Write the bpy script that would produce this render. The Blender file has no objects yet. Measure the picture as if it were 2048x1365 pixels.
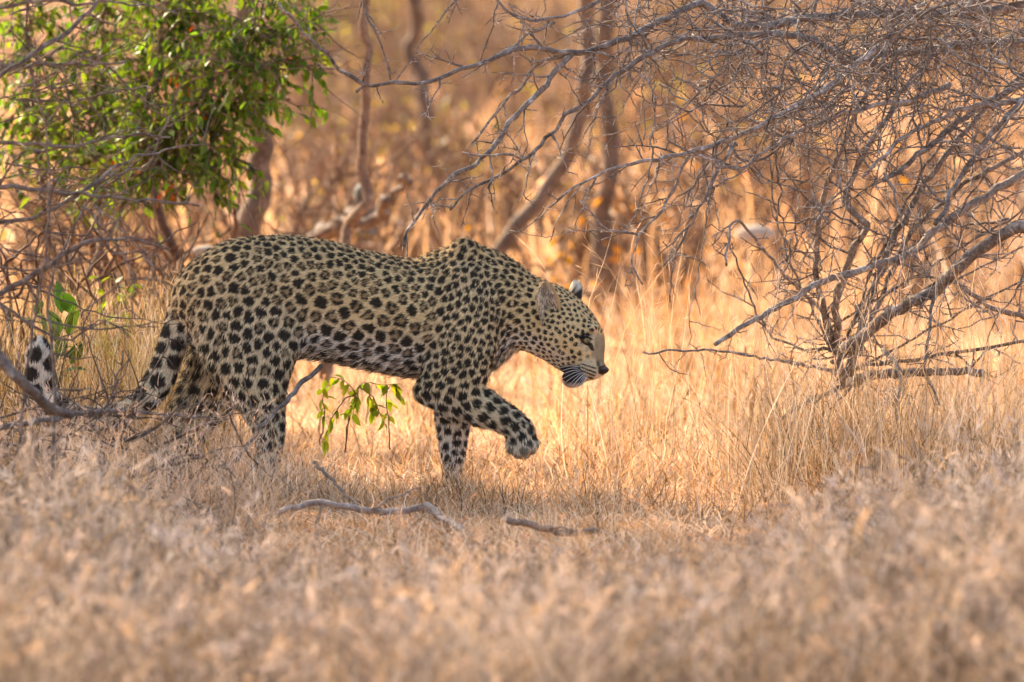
import bpy, math, random
import numpy as np
from mathutils import Vector
from mathutils.bvhtree import BVHTree

random.seed(7)
rng = np.random.default_rng(11)
scn = bpy.context.scene
col = scn.collection

# ------------------------------------------------------------------ camera, light, exposure
CAM = np.array([0.0, -25.0, 1.9])
TH = math.radians(3.331)
F = 300 / 36 * 2048.0
cd = bpy.data.cameras.new('camera')
cam = bpy.data.objects.new('camera', cd)
col.objects.link(cam)
cam.location = CAM
cam.rotation_euler = (math.radians(90) - TH, 0, 0)
cd.lens = 300
cd.sensor_width = 36
cd.clip_start = 0.1
cd.clip_end = 2000
cd.dof.use_dof = True
cd.dof.focus_distance = 24.95
cd.dof.aperture_fstop = 3.8
scn.camera = cam

SUN_EL = math.radians(33)
SUN = np.array([-0.62, 0.785, 0.0])
SUN /= np.linalg.norm(SUN)
SUN = SUN * math.cos(SUN_EL)
SUN[2] = math.sin(SUN_EL)
w = bpy.data.worlds.new('World')
scn.world = w
w.use_nodes = True
nt = w.node_tree
bg = nt.nodes['Background']
sky = nt.nodes.new('ShaderNodeTexSky')
sky.sky_type = 'NISHITA'
sky.sun_disc = False
sky.sun_elevation = SUN_EL
sky.sun_rotation = math.atan2(SUN[0], SUN[1])
sky.dust_density = 6.0
sky.ozone_density = 0.4
sky.air_density = 1.0
nt.links.new(sky.outputs[0], bg.inputs[0])
bg.inputs[1].default_value = 0.135
sl = bpy.data.lights.new('sun', 'SUN')
sl.energy = 3.1
sl.angle = math.radians(0.55)
sl.color = (1.0, 0.765, 0.505)
so = bpy.data.objects.new('sun', sl)
col.objects.link(so)
so.location = (-6, 8, 9)
so.rotation_euler = Vector((-SUN[0], -SUN[1], -SUN[2])).to_track_quat('-Z', 'Y').to_euler()
scn.view_settings.view_transform = 'Standard'
scn.view_settings.look = 'None'
scn.view_settings.gamma = 1
scn.view_settings.exposure = 1.9
scn.view_settings.use_curve_mapping = False
scn.cycles.use_denoising = True
scn.cycles.max_bounces = 8
scn.cycles.diffuse_bounces = 4
scn.cycles.transmission_bounces = 4
scn.cycles.sample_clamp_indirect = 6


# ------------------------------------------------------------------ helpers
def P(px, py, Y):
    """world point at depth Y seen at photograph pixel (px, py)"""
    dx = (px - 1024.0) / F
    dz = (682.5 - py) / F
    d = np.array([dx, math.cos(TH) + dz * math.sin(TH), -math.sin(TH) + dz * math.cos(TH)])
    return CAM + d * ((Y + 25.0) / d[1])


def project(p):
    q = p - CAM
    f = q[:, 1] * math.cos(TH) - q[:, 2] * math.sin(TH)
    u = q[:, 1] * math.sin(TH) + q[:, 2] * math.cos(TH)
    return 1024 + F * q[:, 0] / f, 682.5 - F * u / f


def hashn(i, j, k, s):
    n = (i * 374761393 + j * 668265263 + k * 2147483647 + s * 974634777) & 0xFFFFFFFF
    n = ((n ^ (n >> 13)) * 1274126177) & 0xFFFFFFFF
    return ((n ^ (n >> 16)) & 0xFFFF) / 65535.0


def vnoise(p, scale, seed=0):
    """value noise in -1..1 at points p (N,3)"""
    q = np.asarray(p, dtype=np.float64) * scale + 100.0
    i0 = np.floor(q).astype(np.int64)
    f = q - i0
    f = f * f * (3 - 2 * f)
    out = 0
    for a in (0, 1):
        for b in (0, 1):
            for c in (0, 1):
                wgt = (f[:, 0] if a else 1 - f[:, 0]) * (f[:, 1] if b else 1 - f[:, 1]) * (f[:, 2] if c else 1 - f[:, 2])
                out = out + wgt * hashn(i0[:, 0] + a, i0[:, 1] + b, i0[:, 2] + c, seed)
    return out * 2 - 1


def sstep(a, b, x):
    t = np.clip((x - a) / (b - a), 0, 1)
    return t * t * (3 - 2 * t)


def unit(v):
    v = np.asarray(v, dtype=float)
    return v / np.maximum(np.linalg.norm(v, axis=-1, keepdims=True), 1e-9)


def ground_z(x, y):
    x = np.asarray(x, float)
    y = np.asarray(y, float)
    p = np.stack([x, y, np.zeros_like(x)], -1).reshape(-1, 3)
    z = 0.030 * vnoise(p, 0.9, 3) + 0.014 * vnoise(p, 3.1, 4) + 0.006 * vnoise(p, 9.0, 5)
    z = z + 0.12 * vnoise(p, 0.13, 9) * sstep(5, 20, np.abs(p[:, 1]))
    return z.reshape(x.shape)


def mesh_np(name, verts, quads=None, tris=None, cols=None, mat=None, smooth=True):
    me = bpy.data.meshes.new(name)
    verts = np.ascontiguousarray(verts, dtype=np.float32).reshape(-1, 3)
    parts, starts, n = [], [], 0
    for arr, k in ((quads, 4), (tris, 3)):
        if arr is not None and len(arr):
            a = np.asarray(arr, dtype=np.int32).reshape(-1, k)
            parts.append(a.ravel())
            starts.append(n + np.arange(len(a), dtype=np.int32) * k)
            n += a.size
    loops = np.concatenate(parts)
    st = np.concatenate(starts).astype(np.int32)
    me.vertices.add(len(verts))
    me.vertices.foreach_set('co', verts.ravel())
    me.loops.add(len(loops))
    me.loops.foreach_set('vertex_index', loops)
    me.polygons.add(len(st))
    me.polygons.foreach_set('loop_start', st)
    me.update(calc_edges=True)
    me.polygons.foreach_set('use_smooth', np.full(len(st), smooth, dtype=bool))
    if cols is not None:
        at = me.color_attributes.new('Col', 'FLOAT_COLOR', 'POINT')
        c4 = np.ones((len(verts), 4), dtype=np.float32)
        c4[:, :3] = np.asarray(cols, dtype=np.float32).reshape(-1, 3)
        at.data.foreach_set('color', c4.ravel())
    if mat is not None:
        me.materials.append(mat)
    return me


def link(name, me, parent=None, label=None, cat=None, group=None, kind=None):
    o = bpy.data.objects.new(name, me)
    col.objects.link(o)
    if parent is not None:
        o.parent = parent
        o.matrix_parent_inverse = parent.matrix_world.inverted()
    if label:
        o['label'] = label
    if cat:
        o['category'] = cat
    if group:
        o['group'] = group
    if kind:
        o['kind'] = kind
    return o


def empty(name, loc, label=None, cat=None, group=None):
    o = link(name, None, None, label, cat, group)
    o.location = [float(v) for v in loc]
    bpy.context.view_layer.update()
    return o


def catmull(pts, n):
    pts = np.asarray(pts, float)
    if len(pts) < 3:
        t = np.linspace(0, 1, n)[:, None]
        return pts[0] * (1 - t) + pts[-1] * t
    seg = np.linalg.norm(np.diff(pts[:, :3], axis=0), axis=1)
    s = np.concatenate([[0], np.cumsum(seg)])
    q = np.linspace(0, s[-1], n)
    i = np.clip(np.searchsorted(s, q, side='right') - 1, 0, len(pts) - 2)
    t = ((q - s[i]) / np.maximum(seg[i], 1e-9))[:, None]
    ext = np.vstack([2 * pts[0] - pts[1], pts, 2 * pts[-1] - pts[-2]])
    p0, p1, p2, p3 = ext[i], ext[i + 1], ext[i + 2], ext[i + 3]
    return 0.5 * ((2 * p1) + (-p0 + p2) * t + (2 * p0 - 5 * p1 + 4 * p2 - p3) * t * t + (-p0 + 3 * p1 - 3 * p2 + p3) * t ** 3)


class Tubes:
    """collects polylines with radii, builds one mesh of tapered tubes"""

    def __init__(self, sides=5):
        self.g = {}
        self.sides = sides

    def add(self, pts, rad, color=(1, 1, 1)):
        pts = np.asarray(pts, float)
        rad = np.atleast_1d(np.asarray(rad, float))
        rad = np.interp(np.linspace(0, 1, len(pts)), np.linspace(0, 1, len(rad)), rad) if len(rad) > 1 else np.full(len(pts), rad[0])
        self.g.setdefault(len(pts), []).append((pts, rad, np.asarray(color, float)))

    def mesh(self, name, mat):
        V, Q, T, C = [], [], [], []
        n0 = 0
        S = self.sides
        for N, lst in self.g.items():
            p = np.stack([l[0] for l in lst])
            r = np.stack([l[1] for l in lst])
            c = np.stack([np.broadcast_to(l[2], (N, 3)) for l in lst])
            M = len(lst)
            t = np.empty_like(p)
            t[:, 1:-1] = p[:, 2:] - p[:, :-2]
            t[:, 0] = p[:, 1] - p[:, 0]
            t[:, -1] = p[:, -1] - p[:, -2]
            t = unit(t)
            ref = np.where(np.abs(t[:, :1, 2:3]) > 0.9, np.array([1.0, 0, 0]), np.array([0.3, 0.2, 1.0]))
            a = unit(np.cross(t, np.broadcast_to(ref, t.shape)))
            b = np.cross(t, a)
            an = np.arange(S) / S * 2 * math.pi
            ring = p[:, :, None] + r[:, :, None, None] * (np.cos(an)[None, None, :, None] * a[:, :, None] + np.sin(an)[None, None, :, None] * b[:, :, None])
            V.append(ring.reshape(-1, 3))
            C.append(np.repeat(c[:, :, None], S, 2).reshape(-1, 3))
            m, i, s = np.meshgrid(np.arange(M), np.arange(N - 1), np.arange(S), indexing='ij')
            base = n0 + m * N * S
            s2 = (s + 1) % S
            Q.append(np.stack([base + i * S + s, base + i * S + s2, base + (i + 1) * S + s2, base + (i + 1) * S + s], -1).reshape(-1, 4))
            mm = n0 + np.arange(M) * N * S
            for k in range(1, S - 1):
                T.append(np.stack([mm, mm + k + 1, mm + k], -1))
                e = mm + (N - 1) * S
                T.append(np.stack([e, e + k, e + k + 1], -1))
            n0 += M * N * S
        return mesh_np(name, np.concatenate(V), np.concatenate(Q), np.concatenate(T), np.concatenate(C), mat)


# ------------------------------------------------------------------ materials
def nodes(name):
    m = bpy.data.materials.new(name)
    m.use_nodes = True
    n = m.node_tree
    b = n.nodes['Principled BSDF']
    return m, n, b


def leafy(name, trans=0.4, rough=0.7, spec=0.2, tint=(1.12, 1.0, 0.86)):
    """two-sided sheet (blade, leaf): colour from the mesh, part of the light passes through"""
    m, n, b = nodes(name)
    at = n.nodes.new('ShaderNodeAttribute')
    at.attribute_name = 'Col'
    ob = n.nodes.new('ShaderNodeObjectInfo')
    hv = n.nodes.new('ShaderNodeHueSaturation')
    mr = n.nodes.new('ShaderNodeMapRange')
    mr.inputs[3].default_value = 0.75
    mr.inputs[4].default_value = 1.25
    n.links.new(ob.outputs['Random'], mr.inputs[0])
    n.links.new(mr.outputs[0], hv.inputs['Value'])
    n.links.new(at.outputs['Color'], hv.inputs['Color'])
    n.links.new(hv.outputs[0], b.inputs['Base Color'])
    b.inputs['Roughness'].default_value = rough
    b.inputs['Specular IOR Level'].default_value = spec
    tr = n.nodes.new('ShaderNodeBsdfTranslucent')
    mu = n.nodes.new('ShaderNodeMix')
    mu.data_type = 'RGBA'
    mu.blend_type = 'MULTIPLY'
    mu.inputs[0].default_value = 1
    mu.inputs[7].default_value = (*tint, 1)
    n.links.new(hv.outputs[0], mu.inputs[6])
    n.links.new(mu.outputs[2], tr.inputs[0])
    mx = n.nodes.new('ShaderNodeMixShader')
    mx.inputs[0].default_value = trans
    n.links.new(b.outputs[0], mx.inputs[1])
    n.links.new(tr.outputs[0], mx.inputs[2])
    n.links.new(mx.outputs[0], n.nodes['Material Output'].inputs[0])
    return m


def bark(name, c1, c2, c3, scale=22, patch=0.55, bump=0.5):
    m, n, b = nodes(name)
    tc = n.nodes.new('ShaderNodeTexCoord')
    n1 = n.nodes.new('ShaderNodeTexNoise')
    n1.inputs['Scale'].default_value = scale
    n1.inputs['Detail'].default_value = 6
    n1.inputs['Roughness'].default_value = 0.7
    n2 = n.nodes.new('ShaderNodeTexNoise')
    n2.inputs['Scale'].default_value = scale * 4.5
    n2.inputs['Detail'].default_value = 4
    n.links.new(tc.outputs['Object'], n1.inputs['Vector'])
    n.links.new(tc.outputs['Object'], n2.inputs['Vector'])
    r1 = n.nodes.new('ShaderNodeValToRGB')
    r1.color_ramp.elements[0].position = 0.35
    r1.color_ramp.elements[0].color = (*c1, 1)
    r1.color_ramp.elements[1].position = patch
    r1.color_ramp.elements[1].color = (*c2, 1)
    e = r1.color_ramp.elements.new(min(patch + 0.12, 0.95))
    e.color = (*c3, 1)
    n.links.new(n1.outputs[0], r1.inputs[0])
    r2 = n.nodes.new('ShaderNodeMapRange')
    r2.inputs[1].default_value = 0.3
    r2.inputs[2].default_value = 0.7
    r2.inputs[3].default_value = 0.55
    r2.inputs[4].default_value = 1.25
    n.links.new(n2.outputs[0], r2.inputs[0])
    mu = n.nodes.new('ShaderNodeVectorMath')
    mu.operation = 'SCALE'
    n.links.new(r1.outputs[0], mu.inputs[0])
    n.links.new(r2.outputs[0], mu.inputs['Scale'])
    at = n.nodes.new('ShaderNodeAttribute')
    at.attribute_name = 'Col'
    m2 = n.nodes.new('ShaderNodeVectorMath')
    m2.operation = 'MULTIPLY'
    n.links.new(mu.outputs[0], m2.inputs[0])
    n.links.new(at.outputs['Color'], m2.inputs[1])
    n.links.new(m2.outputs[0], b.inputs['Base Color'])
    b.inputs['Roughness'].default_value = 0.85
    b.inputs['Specular IOR Level'].default_value = 0.25
    bp = n.nodes.new('ShaderNodeBump')
    bp.inputs['Strength'].default_value = bump
    bp.inputs['Distance'].default_value = 0.004
    n.links.new(n2.outputs[0], bp.inputs['Height'])
    n.links.new(bp.outputs[0], b.inputs['Normal'])
    return m


def attr_mat(name, rough=0.7, spec=0.2, sheen=0.0):
    m, n, b = nodes(name)
    at = n.nodes.new('ShaderNodeAttribute')
    at.attribute_name = 'Col'
    n.links.new(at.outputs['Color'], b.inputs['Base Color'])
    b.inputs['Roughness'].default_value = rough
    b.inputs['Specular IOR Level'].default_value = spec
    if sheen:
        b.inputs['Sheen Weight'].default_value = sheen
    return m


M_GRASS = leafy('dry_grass', 0.38, 0.75, 0.15)
M_LEAF = leafy('green_leaf', 0.57, 0.45, 0.4, (1.75, 1.6, 0.35))
M_THORN = bark('thorn_bush_bark', (0.12, 0.095, 0.08), (0.315, 0.27, 0.24), (0.60, 0.58, 0.57), 26, 0.56)
M_GREY = bark('grey_dead_wood', (0.11, 0.08, 0.065), (0.235, 0.19, 0.16), (0.40, 0.37, 0.34), 20, 0.58)
M_DARK = bark('dark_trunk_bark', (0.09, 0.065, 0.05), (0.20, 0.14, 0.10), (0.27, 0.20, 0.15), 14, 0.6)
M_STEM = bark('smooth_stem_bark', (0.16, 0.10, 0.07), (0.28, 0.19, 0.13), (0.36, 0.28, 0.22), 18, 0.6, 0.3)

# ------------------------------------------------------------------ ground
gx = np.unique(np.concatenate([np.linspace(-3.2, 3.2, 130), np.linspace(-14, 14, 100), np.linspace(-400, 400, 61)]))
gy = np.unique(np.concatenate([np.linspace(-7, 6, 230), np.linspace(-40, 60, 150), np.linspace(-60, 600, 67)]))
GX, GY = np.meshgrid(gx, gy, indexing='ij')
GZ = ground_z(GX, GY)
nx_, ny_ = len(gx), len(gy)
ii, jj = np.meshgrid(np.arange(nx_ - 1), np.arange(ny_ - 1), indexing='ij')
gq = np.stack([ii * ny_ + jj, (ii + 1) * ny_ + jj, (ii + 1) * ny_ + jj + 1, ii * ny_ + jj + 1], -1).reshape(-1, 4)
m, n, b = nodes('dry_soil')
tc = n.nodes.new('ShaderNodeTexCoord')
na = n.nodes.new('ShaderNodeTexNoise')
na.inputs['Scale'].default_value = 1.3
na.inputs['Detail'].default_value = 8
na.inputs['Roughness'].default_value = 0.65
nb = n.nodes.new('ShaderNodeTexNoise')
nb.inputs['Scale'].default_value = 45
nb.inputs['Detail'].default_value = 5
n.links.new(tc.outputs['Object'], na.inputs['Vector'])
n.links.new(tc.outputs['Object'], nb.inputs['Vector'])
ra = n.nodes.new('ShaderNodeValToRGB')
ra.color_ramp.elements[0].position = 0.3
ra.color_ramp.elements[0].color = (0.40, 0.20, 0.095, 1)
ra.color_ramp.elements[1].position = 0.68
ra.color_ramp.elements[1].color = (0.57, 0.325, 0.155, 1)
n.links.new(na.outputs[0], ra.inputs[0])
mr = n.nodes.new('ShaderNodeMapRange')
mr.inputs[1].default_value = 0.3
mr.inputs[2].default_value = 0.7
mr.inputs[3].default_value = 0.72
mr.inputs[4].default_value = 1.18
n.links.new(nb.outputs[0], mr.inputs[0])
vm = n.nodes.new('ShaderNodeVectorMath')
vm.operation = 'SCALE'
n.links.new(ra.outputs[0], vm.inputs[0])
n.links.new(mr.outputs[0], vm.inputs['Scale'])
n.links.new(vm.outputs[0], b.inputs['Base Color'])
b.inputs['Roughness'].default_value = 0.95
b.inputs['Specular IOR Level'].default_value = 0.1
bp = n.nodes.new('ShaderNodeBump')
bp.inputs['Strength'].default_value = 0.7
bp.inputs['Distance'].default_value = 0.01
n.links.new(nb.outputs[0], bp.inputs['Height'])
n.links.new(bp.outputs[0], b.inputs['Normal'])
link('ground', mesh_np('ground', np.stack([GX, GY, GZ], -1), gq, None, None, m), None,
     'dry orange savanna soil under the grass', 'ground', None, 'structure')

# ------------------------------------------------------------------ leopard
# body = smooth union of lofted sections; every section is (edge A px, edge B px, depth Y, half width)
LAT_H = unit(np.array([0.22, 0.975, 0.0]))       # the head is turned a little towards the camera


def ladder(name, nodes_, k, furdir, lat=(0, 1, 0), sub=4):
    A = np.array([P(n_[0], n_[1], n_[4]) for n_ in nodes_])
    B = np.array([P(n_[2], n_[3], n_[4]) for n_ in nodes_])
    hw = np.array([n_[5] for n_ in nodes_])
    D = catmull(np.hstack([(A + B) / 2, A, B, hw[:, None]]), (len(nodes_) - 1) * sub + 1)
    A, B, hw = D[:, 3:6], D[:, 6:9], D[:, 9]
    c = (A + B) / 2
    tan = unit(np.gradient(c, axis=0))
    u = A - B
    u = u - (u * tan).sum(1)[:, None] * tan
    a = np.linalg.norm(u, axis=1) / 2
    return dict(name=name, c=c, u=unit(u), a=a, b=hw, tan=tan, k=k, fur=furdir, lat=unit(np.array(lat, float)))


def lad_eval(L, p, full=False):
    best = np.full(len(p), 1e9)
    if full:
        bs = np.zeros(len(p))
        bt = np.zeros((len(p), 3))
        bp_ = np.zeros(len(p))
    N = len(L['c'])
    for i in range(N - 1):
        c0, c1 = L['c'][i], L['c'][i + 1]
        d = c1 - c0
        LL = max(d @ d, 1e-12)
        q = p - c0
        t = np.clip((q @ d) / LL, 0, 1)
        a = L['a'][i] + (L['a'][i + 1] - L['a'][i]) * t
        b_ = L['b'][i] + (L['b'][i + 1] - L['b'][i]) * t
        ax = unit(d)
        u = unit(L['u'][i] + L['u'][i + 1])
        u = unit(u - (u @ ax) * ax)
        v = unit(L['lat'] - (L['lat'] @ ax) * ax - (L['lat'] @ u) * u)
        q = q - t[:, None] * d
        du, dv, dw = q @ u, q @ v, q @ ax
        mn = np.minimum(a, b_)
        r = np.sqrt((du / a) ** 2 + (dv / b_) ** 2 + (dw / mn) ** 2)
        e = (r - 1) * mn
        if full:
            k = e < best
            bs[k] = (du / a)[k]
            bt[k] = ax
            bp_[k] = (i + t[k]) / (N - 1)
        best = np.minimum(best, e)
    return (best, bs, bt, bp_) if full else best


LADS = [
    ladder('torso', [(372, 572, 398, 640, 0, .055), (408, 516, 424, 690, 0, .10), (468, 481, 486, 722, 0, .125),
                     (550, 472, 562, 712, 0, .128), (640, 481, 642, 716, 0, .118), (720, 501, 716, 730, 0, .134),
                     (790, 514, 786, 744, 0, .146), (850, 519, 846, 752, 0, .144), (905, 494, 896, 758, 0, .122),
                     (948, 487, 945, 745, 0, .108), (990, 506, 985, 722, 0, .105), (1035, 538, 1012, 704, -.005, .092),
                     (1072, 556, 1042, 698, -.012, .086), (1108, 570, 1078, 706, -.02, .082)], .02, -1),
    ladder('head', [(1104, 574, 1066, 704, -.03, .080), (1142, 588, 1090, 722, -.035, .084), (1168, 611, 1112, 741, -.045, .078),
                    (1187, 642, 1130, 756, -.06, .064), (1192, 680, 1150, 765, -.08, .042), (1198, 708, 1168, 760, -.095, .033),
                    (1210, 730, 1188, 750, -.107, .022)], .02, -1, LAT_H),
    ladder('near_fore_upper', [(972, 560, 885, 550, -.078, .042), (994, 640, 866, 640, -.100, .056), (988, 710, 847, 716, -.104, .058),
                               (965, 762, 837, 776, -.102, .054)], .017, 1),
    ladder('near_fore_lower', [(966, 736, 836, 790, -.094, .052), (968, 768, 868, 815, -.096, .048), (1004, 793, 928, 840, -.10, .041),
                               (1040, 822, 980, 853, -.104, .034), (1064, 850, 1008, 868, -.106, .031), (1071, 876, 1014, 886, -.106, .032),
                               (1062, 893, 1020, 896, -.105, .028)], .015, 1),
    ladder('far_fore', [(960, 690, 870, 715, .07, .05), (946, 800, 868, 812, .08, .042), (939, 850, 872, 862, .08, .034),
                        (931, 900, 881, 905, .08, .029), (922, 945, 890, 948, .08, .026), (927, 968, 888, 972, .08, .032)], .02, 1),
    ladder('near_hind', [(575, 560, 392, 600, -.06, .055), (602, 640, 394, 662, -.082, .066), (594, 705, 414, 724, -.09, .060),
                         (578, 760, 452, 774, -.092, .050), (573, 810, 480, 816, -.092, .040), (570, 852, 506, 855, -.092, .032),
                         (565, 895, 514, 898, -.092, .028), (557, 935, 508, 938, -.092, .027), (562, 965, 506, 968, -.092, .034)], .020, 1),
    ladder('far_hind', [(530, 735, 398, 650, .07, .05), (492, 795, 374, 735, .085, .045), (442, 842, 350, 792, .09, .037),
                        (404, 882, 338, 852, .09, .030), (390, 930, 336, 922, .09, .028), (388, 968, 334, 966, .09, .033)], .02, 1),
    ladder('tail', [(356, 566, 398, 604, 0, .032), (332, 638, 386, 655, -.005, .033), (313, 700, 364, 716, -.01, .031),
                    (289, 755, 340, 778, -.015, .029), (256, 795, 293, 826, -.02, .026), (212, 813, 226, 856, -.02, .025),
                    (158, 812, 150, 858, -.02, .025), (112, 782, 70, 815, -.02, .027), (106, 742, 52, 752, -.02, .030),
                    (104, 708, 52, 706, -.02, .029), (94, 692, 64, 688, -.02, .020)], .012, 1),
]
BLOBS = [  # centre px, depth, radii (x, y, z) in metres, k
    ((480, 590), -.075, (.13, .055, .13), .04), ((480, 590), .075, (.13, .055, .13), .04),
    ((930, 522), -.055, (.050, .032, .068), .02), ((930, 530), .055, (.055, .035, .075), .03),
    ((925, 640), -.085, (.075, .045, .11), .04), ((925, 640), .075, (.075, .045, .11), .04),
    ((852, 782), -.095, (.028, .035, .030), .02),
    ((1146, 758), -.085, (.032, .032, .026), .012),            # chin
    ((1176, 742), -.116, (.032, .018, .021), .010), ((1184, 740), -.080, (.028, .020, .020), .012),   # muzzle pads
    ((1201, 738), -.108, (.0140, .019, .0135), .010),
    ((1118, 676), -.105, (.045, .022, .045), .02),             # cheek
    ((1186, 657), -.095, (.017, .030, .012), .010),            # brow
    ((1066, 891), -.124, (.0135, .0115, .018), .003), ((1050, 899), -.133, (.0125, .012, .018), .003), ((1033, 900), -.127, (.0125, .0115, .017), .003),
    ((1054, 900), -.098, (.0130, .0115, .018), .003), ((1068, 886), -.094, (.012, .0115, .018), .003), ((1021, 895), -.112, (.012, .018, .014), .003), ((1012, 862), -.112, (.010, .012, .012), .004),
    ((570, 978), -.110, (.028, .014, .017), .010), ((574, 979), -.082, (.028, .014, .017), .010),
    ((928, 980), .065, (.028, .014, .017), .010), ((932, 981), .095, (.028, .014, .017), .010),
    ((392, 976), .08, (.028, .016, .017), .010), ((395, 977), .10, (.028, .016, .017), .010),
]


def smin(a, b_, k):
    h = np.clip(0.5 + 0.5 * (b_ - a) / k, 0, 1)
    return b_ * (1 - h) + a * h - k * h * (1 - h)


H = 0.0052
lo = np.array([-1.49, -0.215, -0.03])
hi = np.array([0.33, 0.20, 0.80])
dim = np.ceil((hi - lo) / H).astype(int)
axs = [lo[i] + H * np.arange(dim[i]) for i in range(3)]
phi = np.full(dim, 1.0)


def stamp(fn, mnp, mxp, k):
    i0 = np.clip(np.floor((mnp - lo) / H).astype(int), 0, dim - 1)
    i1 = np.clip(np.ceil((mxp - lo) / H).astype(int) + 1, 1, dim)
    X, Y_, Z = np.meshgrid(*(axs[i][i0[i]:i1[i]] for i in range(3)), indexing='ij')
    pp = np.stack([X.ravel(), Y_.ravel(), Z.ravel()], 1)
    d = fn(pp).reshape(X.shape)
    s = tuple(slice(i0[i], i1[i]) for i in range(3))
    phi[s] = smin(phi[s], d, k)


for L in LADS:
    # a few spans at a time keep the boxes small
    N = len(L['c'])
    d_all = {}
    rad = np.maximum(L['a'], L['b'])[:, None]
    mnp = (L['c'] - rad).min(0) - 0.05
    mxp = (L['c'] + rad).max(0) + 0.05
    stamp(lambda q, L=L: lad_eval(L, q), mnp, mxp, L['k'])
for (cx, cy), Y_, r, k in BLOBS:
    c = P(cx, cy, Y_)
    r = np.array(r)
    stamp(lambda q, c=c, r=r: (np.sqrt((((q - c) / r) ** 2).sum(1)) - 1) * r.min(), c - r - 0.04, c + r + 0.04, k)
# eye sockets pressed in
for c, r in ((P(1171, 681, -.145), .017),):
    X, Y_, Z = np.meshgrid(*axs, indexing='ij', sparse=True)
    d = np.sqrt((X - c[0]) ** 2 + (Y_ - c[1]) ** 2 + (Z - c[2]) ** 2) - r
    phi = np.maximum(phi, -d)


def surface_nets(phi):
    ins = phi < 0
    cs = np.zeros(np.array(phi.shape) - 1, dtype=np.int8)
    sl_ = lambda o: tuple(slice(o_, phi.shape[i] - 1 + o_) for i, o_ in enumerate(o))
    offs = [(a, b_, c) for a in (0, 1) for b_ in (0, 1) for c in (0, 1)]
    for o in offs:
        cs += ins[sl_(o)]
    act = np.argwhere((cs > 0) & (cs < 8))
    idx = np.full(cs.shape, -1, dtype=np.int64)
    idx[act[:, 0], act[:, 1], act[:, 2]] = np.arange(len(act))
    acc = np.zeros((len(act), 3))
    cnt = np.zeros(len(act))
    for o in offs:
        for ax in range(3):
            if o[ax] == 0:
                o2 = list(o)
                o2[ax] = 1
                pa = phi[act[:, 0] + o[0], act[:, 1] + o[1], act[:, 2] + o[2]]
                pb = phi[act[:, 0] + o2[0], act[:, 1] + o2[1], act[:, 2] + o2[2]]
                x = (pa < 0) != (pb < 0)
                t = np.where(x, pa / np.where(x, pa - pb, 1), 0)
                pos = np.array(o, float) + 0
                q = np.tile(pos, (len(act), 1))
                q[:, ax] = t
                acc[x] += q[x]
                cnt[x] += 1
    v = (act + acc / cnt[:, None]) * H + lo
    quads = []
    for ax in range(3):
        s0 = [slice(1, -1)] * 3
        s0[ax] = slice(0, -1)
        s1 = [slice(1, -1)] * 3
        s1[ax] = slice(1, None)
        a_, b_ = ins[tuple(s0)], ins[tuple(s1)]
        for flip in (0, 1):
            e = np.argwhere((a_ & ~b_) if not flip else (~a_ & b_))
            o = np.ones(3, int)
            o[ax] = 0
            e = e + o
            p1, p2 = (ax + 1) % 3, (ax + 2) % 3
            cells = []
            for da, db in ((-1, -1), (0, -1), (0, 0), (-1, 0)):
                q = e.copy()
                q[:, p1] += da
                q[:, p2] += db
                cells.append(idx[q[:, 0], q[:, 1], q[:, 2]])
            if flip:
                cells = cells[::-1]
            quads.append(np.stack(cells, 1))
    return v, np.concatenate(quads)


bv, bq = surface_nets(phi)
# light smoothing of the skin
e_ = np.concatenate([bq[:, [0, 1]], bq[:, [1, 2]], bq[:, [2, 3]], bq[:, [3, 0]]])


def nb_mean(x):
    out = np.zeros_like(x)
    c = np.zeros(len(x))
    for k in range(x.shape[1]):
        out[:, k] = np.bincount(e_[:, 0], x[e_[:, 1], k], len(x)) + np.bincount(e_[:, 1], x[e_[:, 0], k], len(x))
    c = np.bincount(e_[:, 0], minlength=len(x)) + np.bincount(e_[:, 1], minlength=len(x))
    return out / np.maximum(c, 1)[:, None]


for _ in range(3):
    bv = bv + 0.5 * (nb_mean(bv) - bv)


def mesh_normals(v, q):
    fn = np.cross(v[q[:, 2]] - v[q[:, 0]], v[q[:, 3]] - v[q[:, 1]])
    n_ = np.zeros_like(v)
    for k in range(3):
        for c in range(4):
            n_[:, k] += np.bincount(q[:, c], fn[:, k], len(v))
    return unit(n_)


bn = mesh_normals(bv, bq)
# per vertex: distance to each limb, fur direction, place round the section
NL = len(LADS)
dist = np.zeros((len(bv), NL))
fur = np.zeros((len(bv), 3))
wsum = np.zeros(len(bv))
S_ = np.zeros((len(bv), NL))
PR = np.zeros((len(bv), NL))
for i, L in enumerate(LADS):
    d, s, t, pr = lad_eval(L, bv, True)
    dist[:, i], S_[:, i], PR[:, i] = d, s, pr
    wt = np.exp(-np.maximum(d, 0) / 0.012)
    if L['name'] == 'torso':
        t = t * -1 + np.array([0, 0, -0.35])
    elif L['name'] == 'head':
        t = t * -1
    elif L['name'] == 'near_fore_upper' or L['name'] == 'near_hind':
        t = t + np.array([-0.5, 0, 0])
    fur += wt[:, None] * unit(t)
    wsum += wt
for _ in range(12):
    fur = nb_mean(fur)
fur = unit(fur - (fur * bn).sum(1)[:, None] * bn)
reg = np.argmin(dist - np.array([0, .012, .004, .004, 0, .004, 0, 0.004]), axis=1)
near = np.exp(-np.maximum(dist, 0) / 0.015)
near /= near.sum(1)[:, None]
W_T, W_H, W_FU, W_FL, W_FF, W_NH, W_FH, W_TL = (near[:, i] for i in range(NL))
bpx, bpy_ = project(bv)

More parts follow.
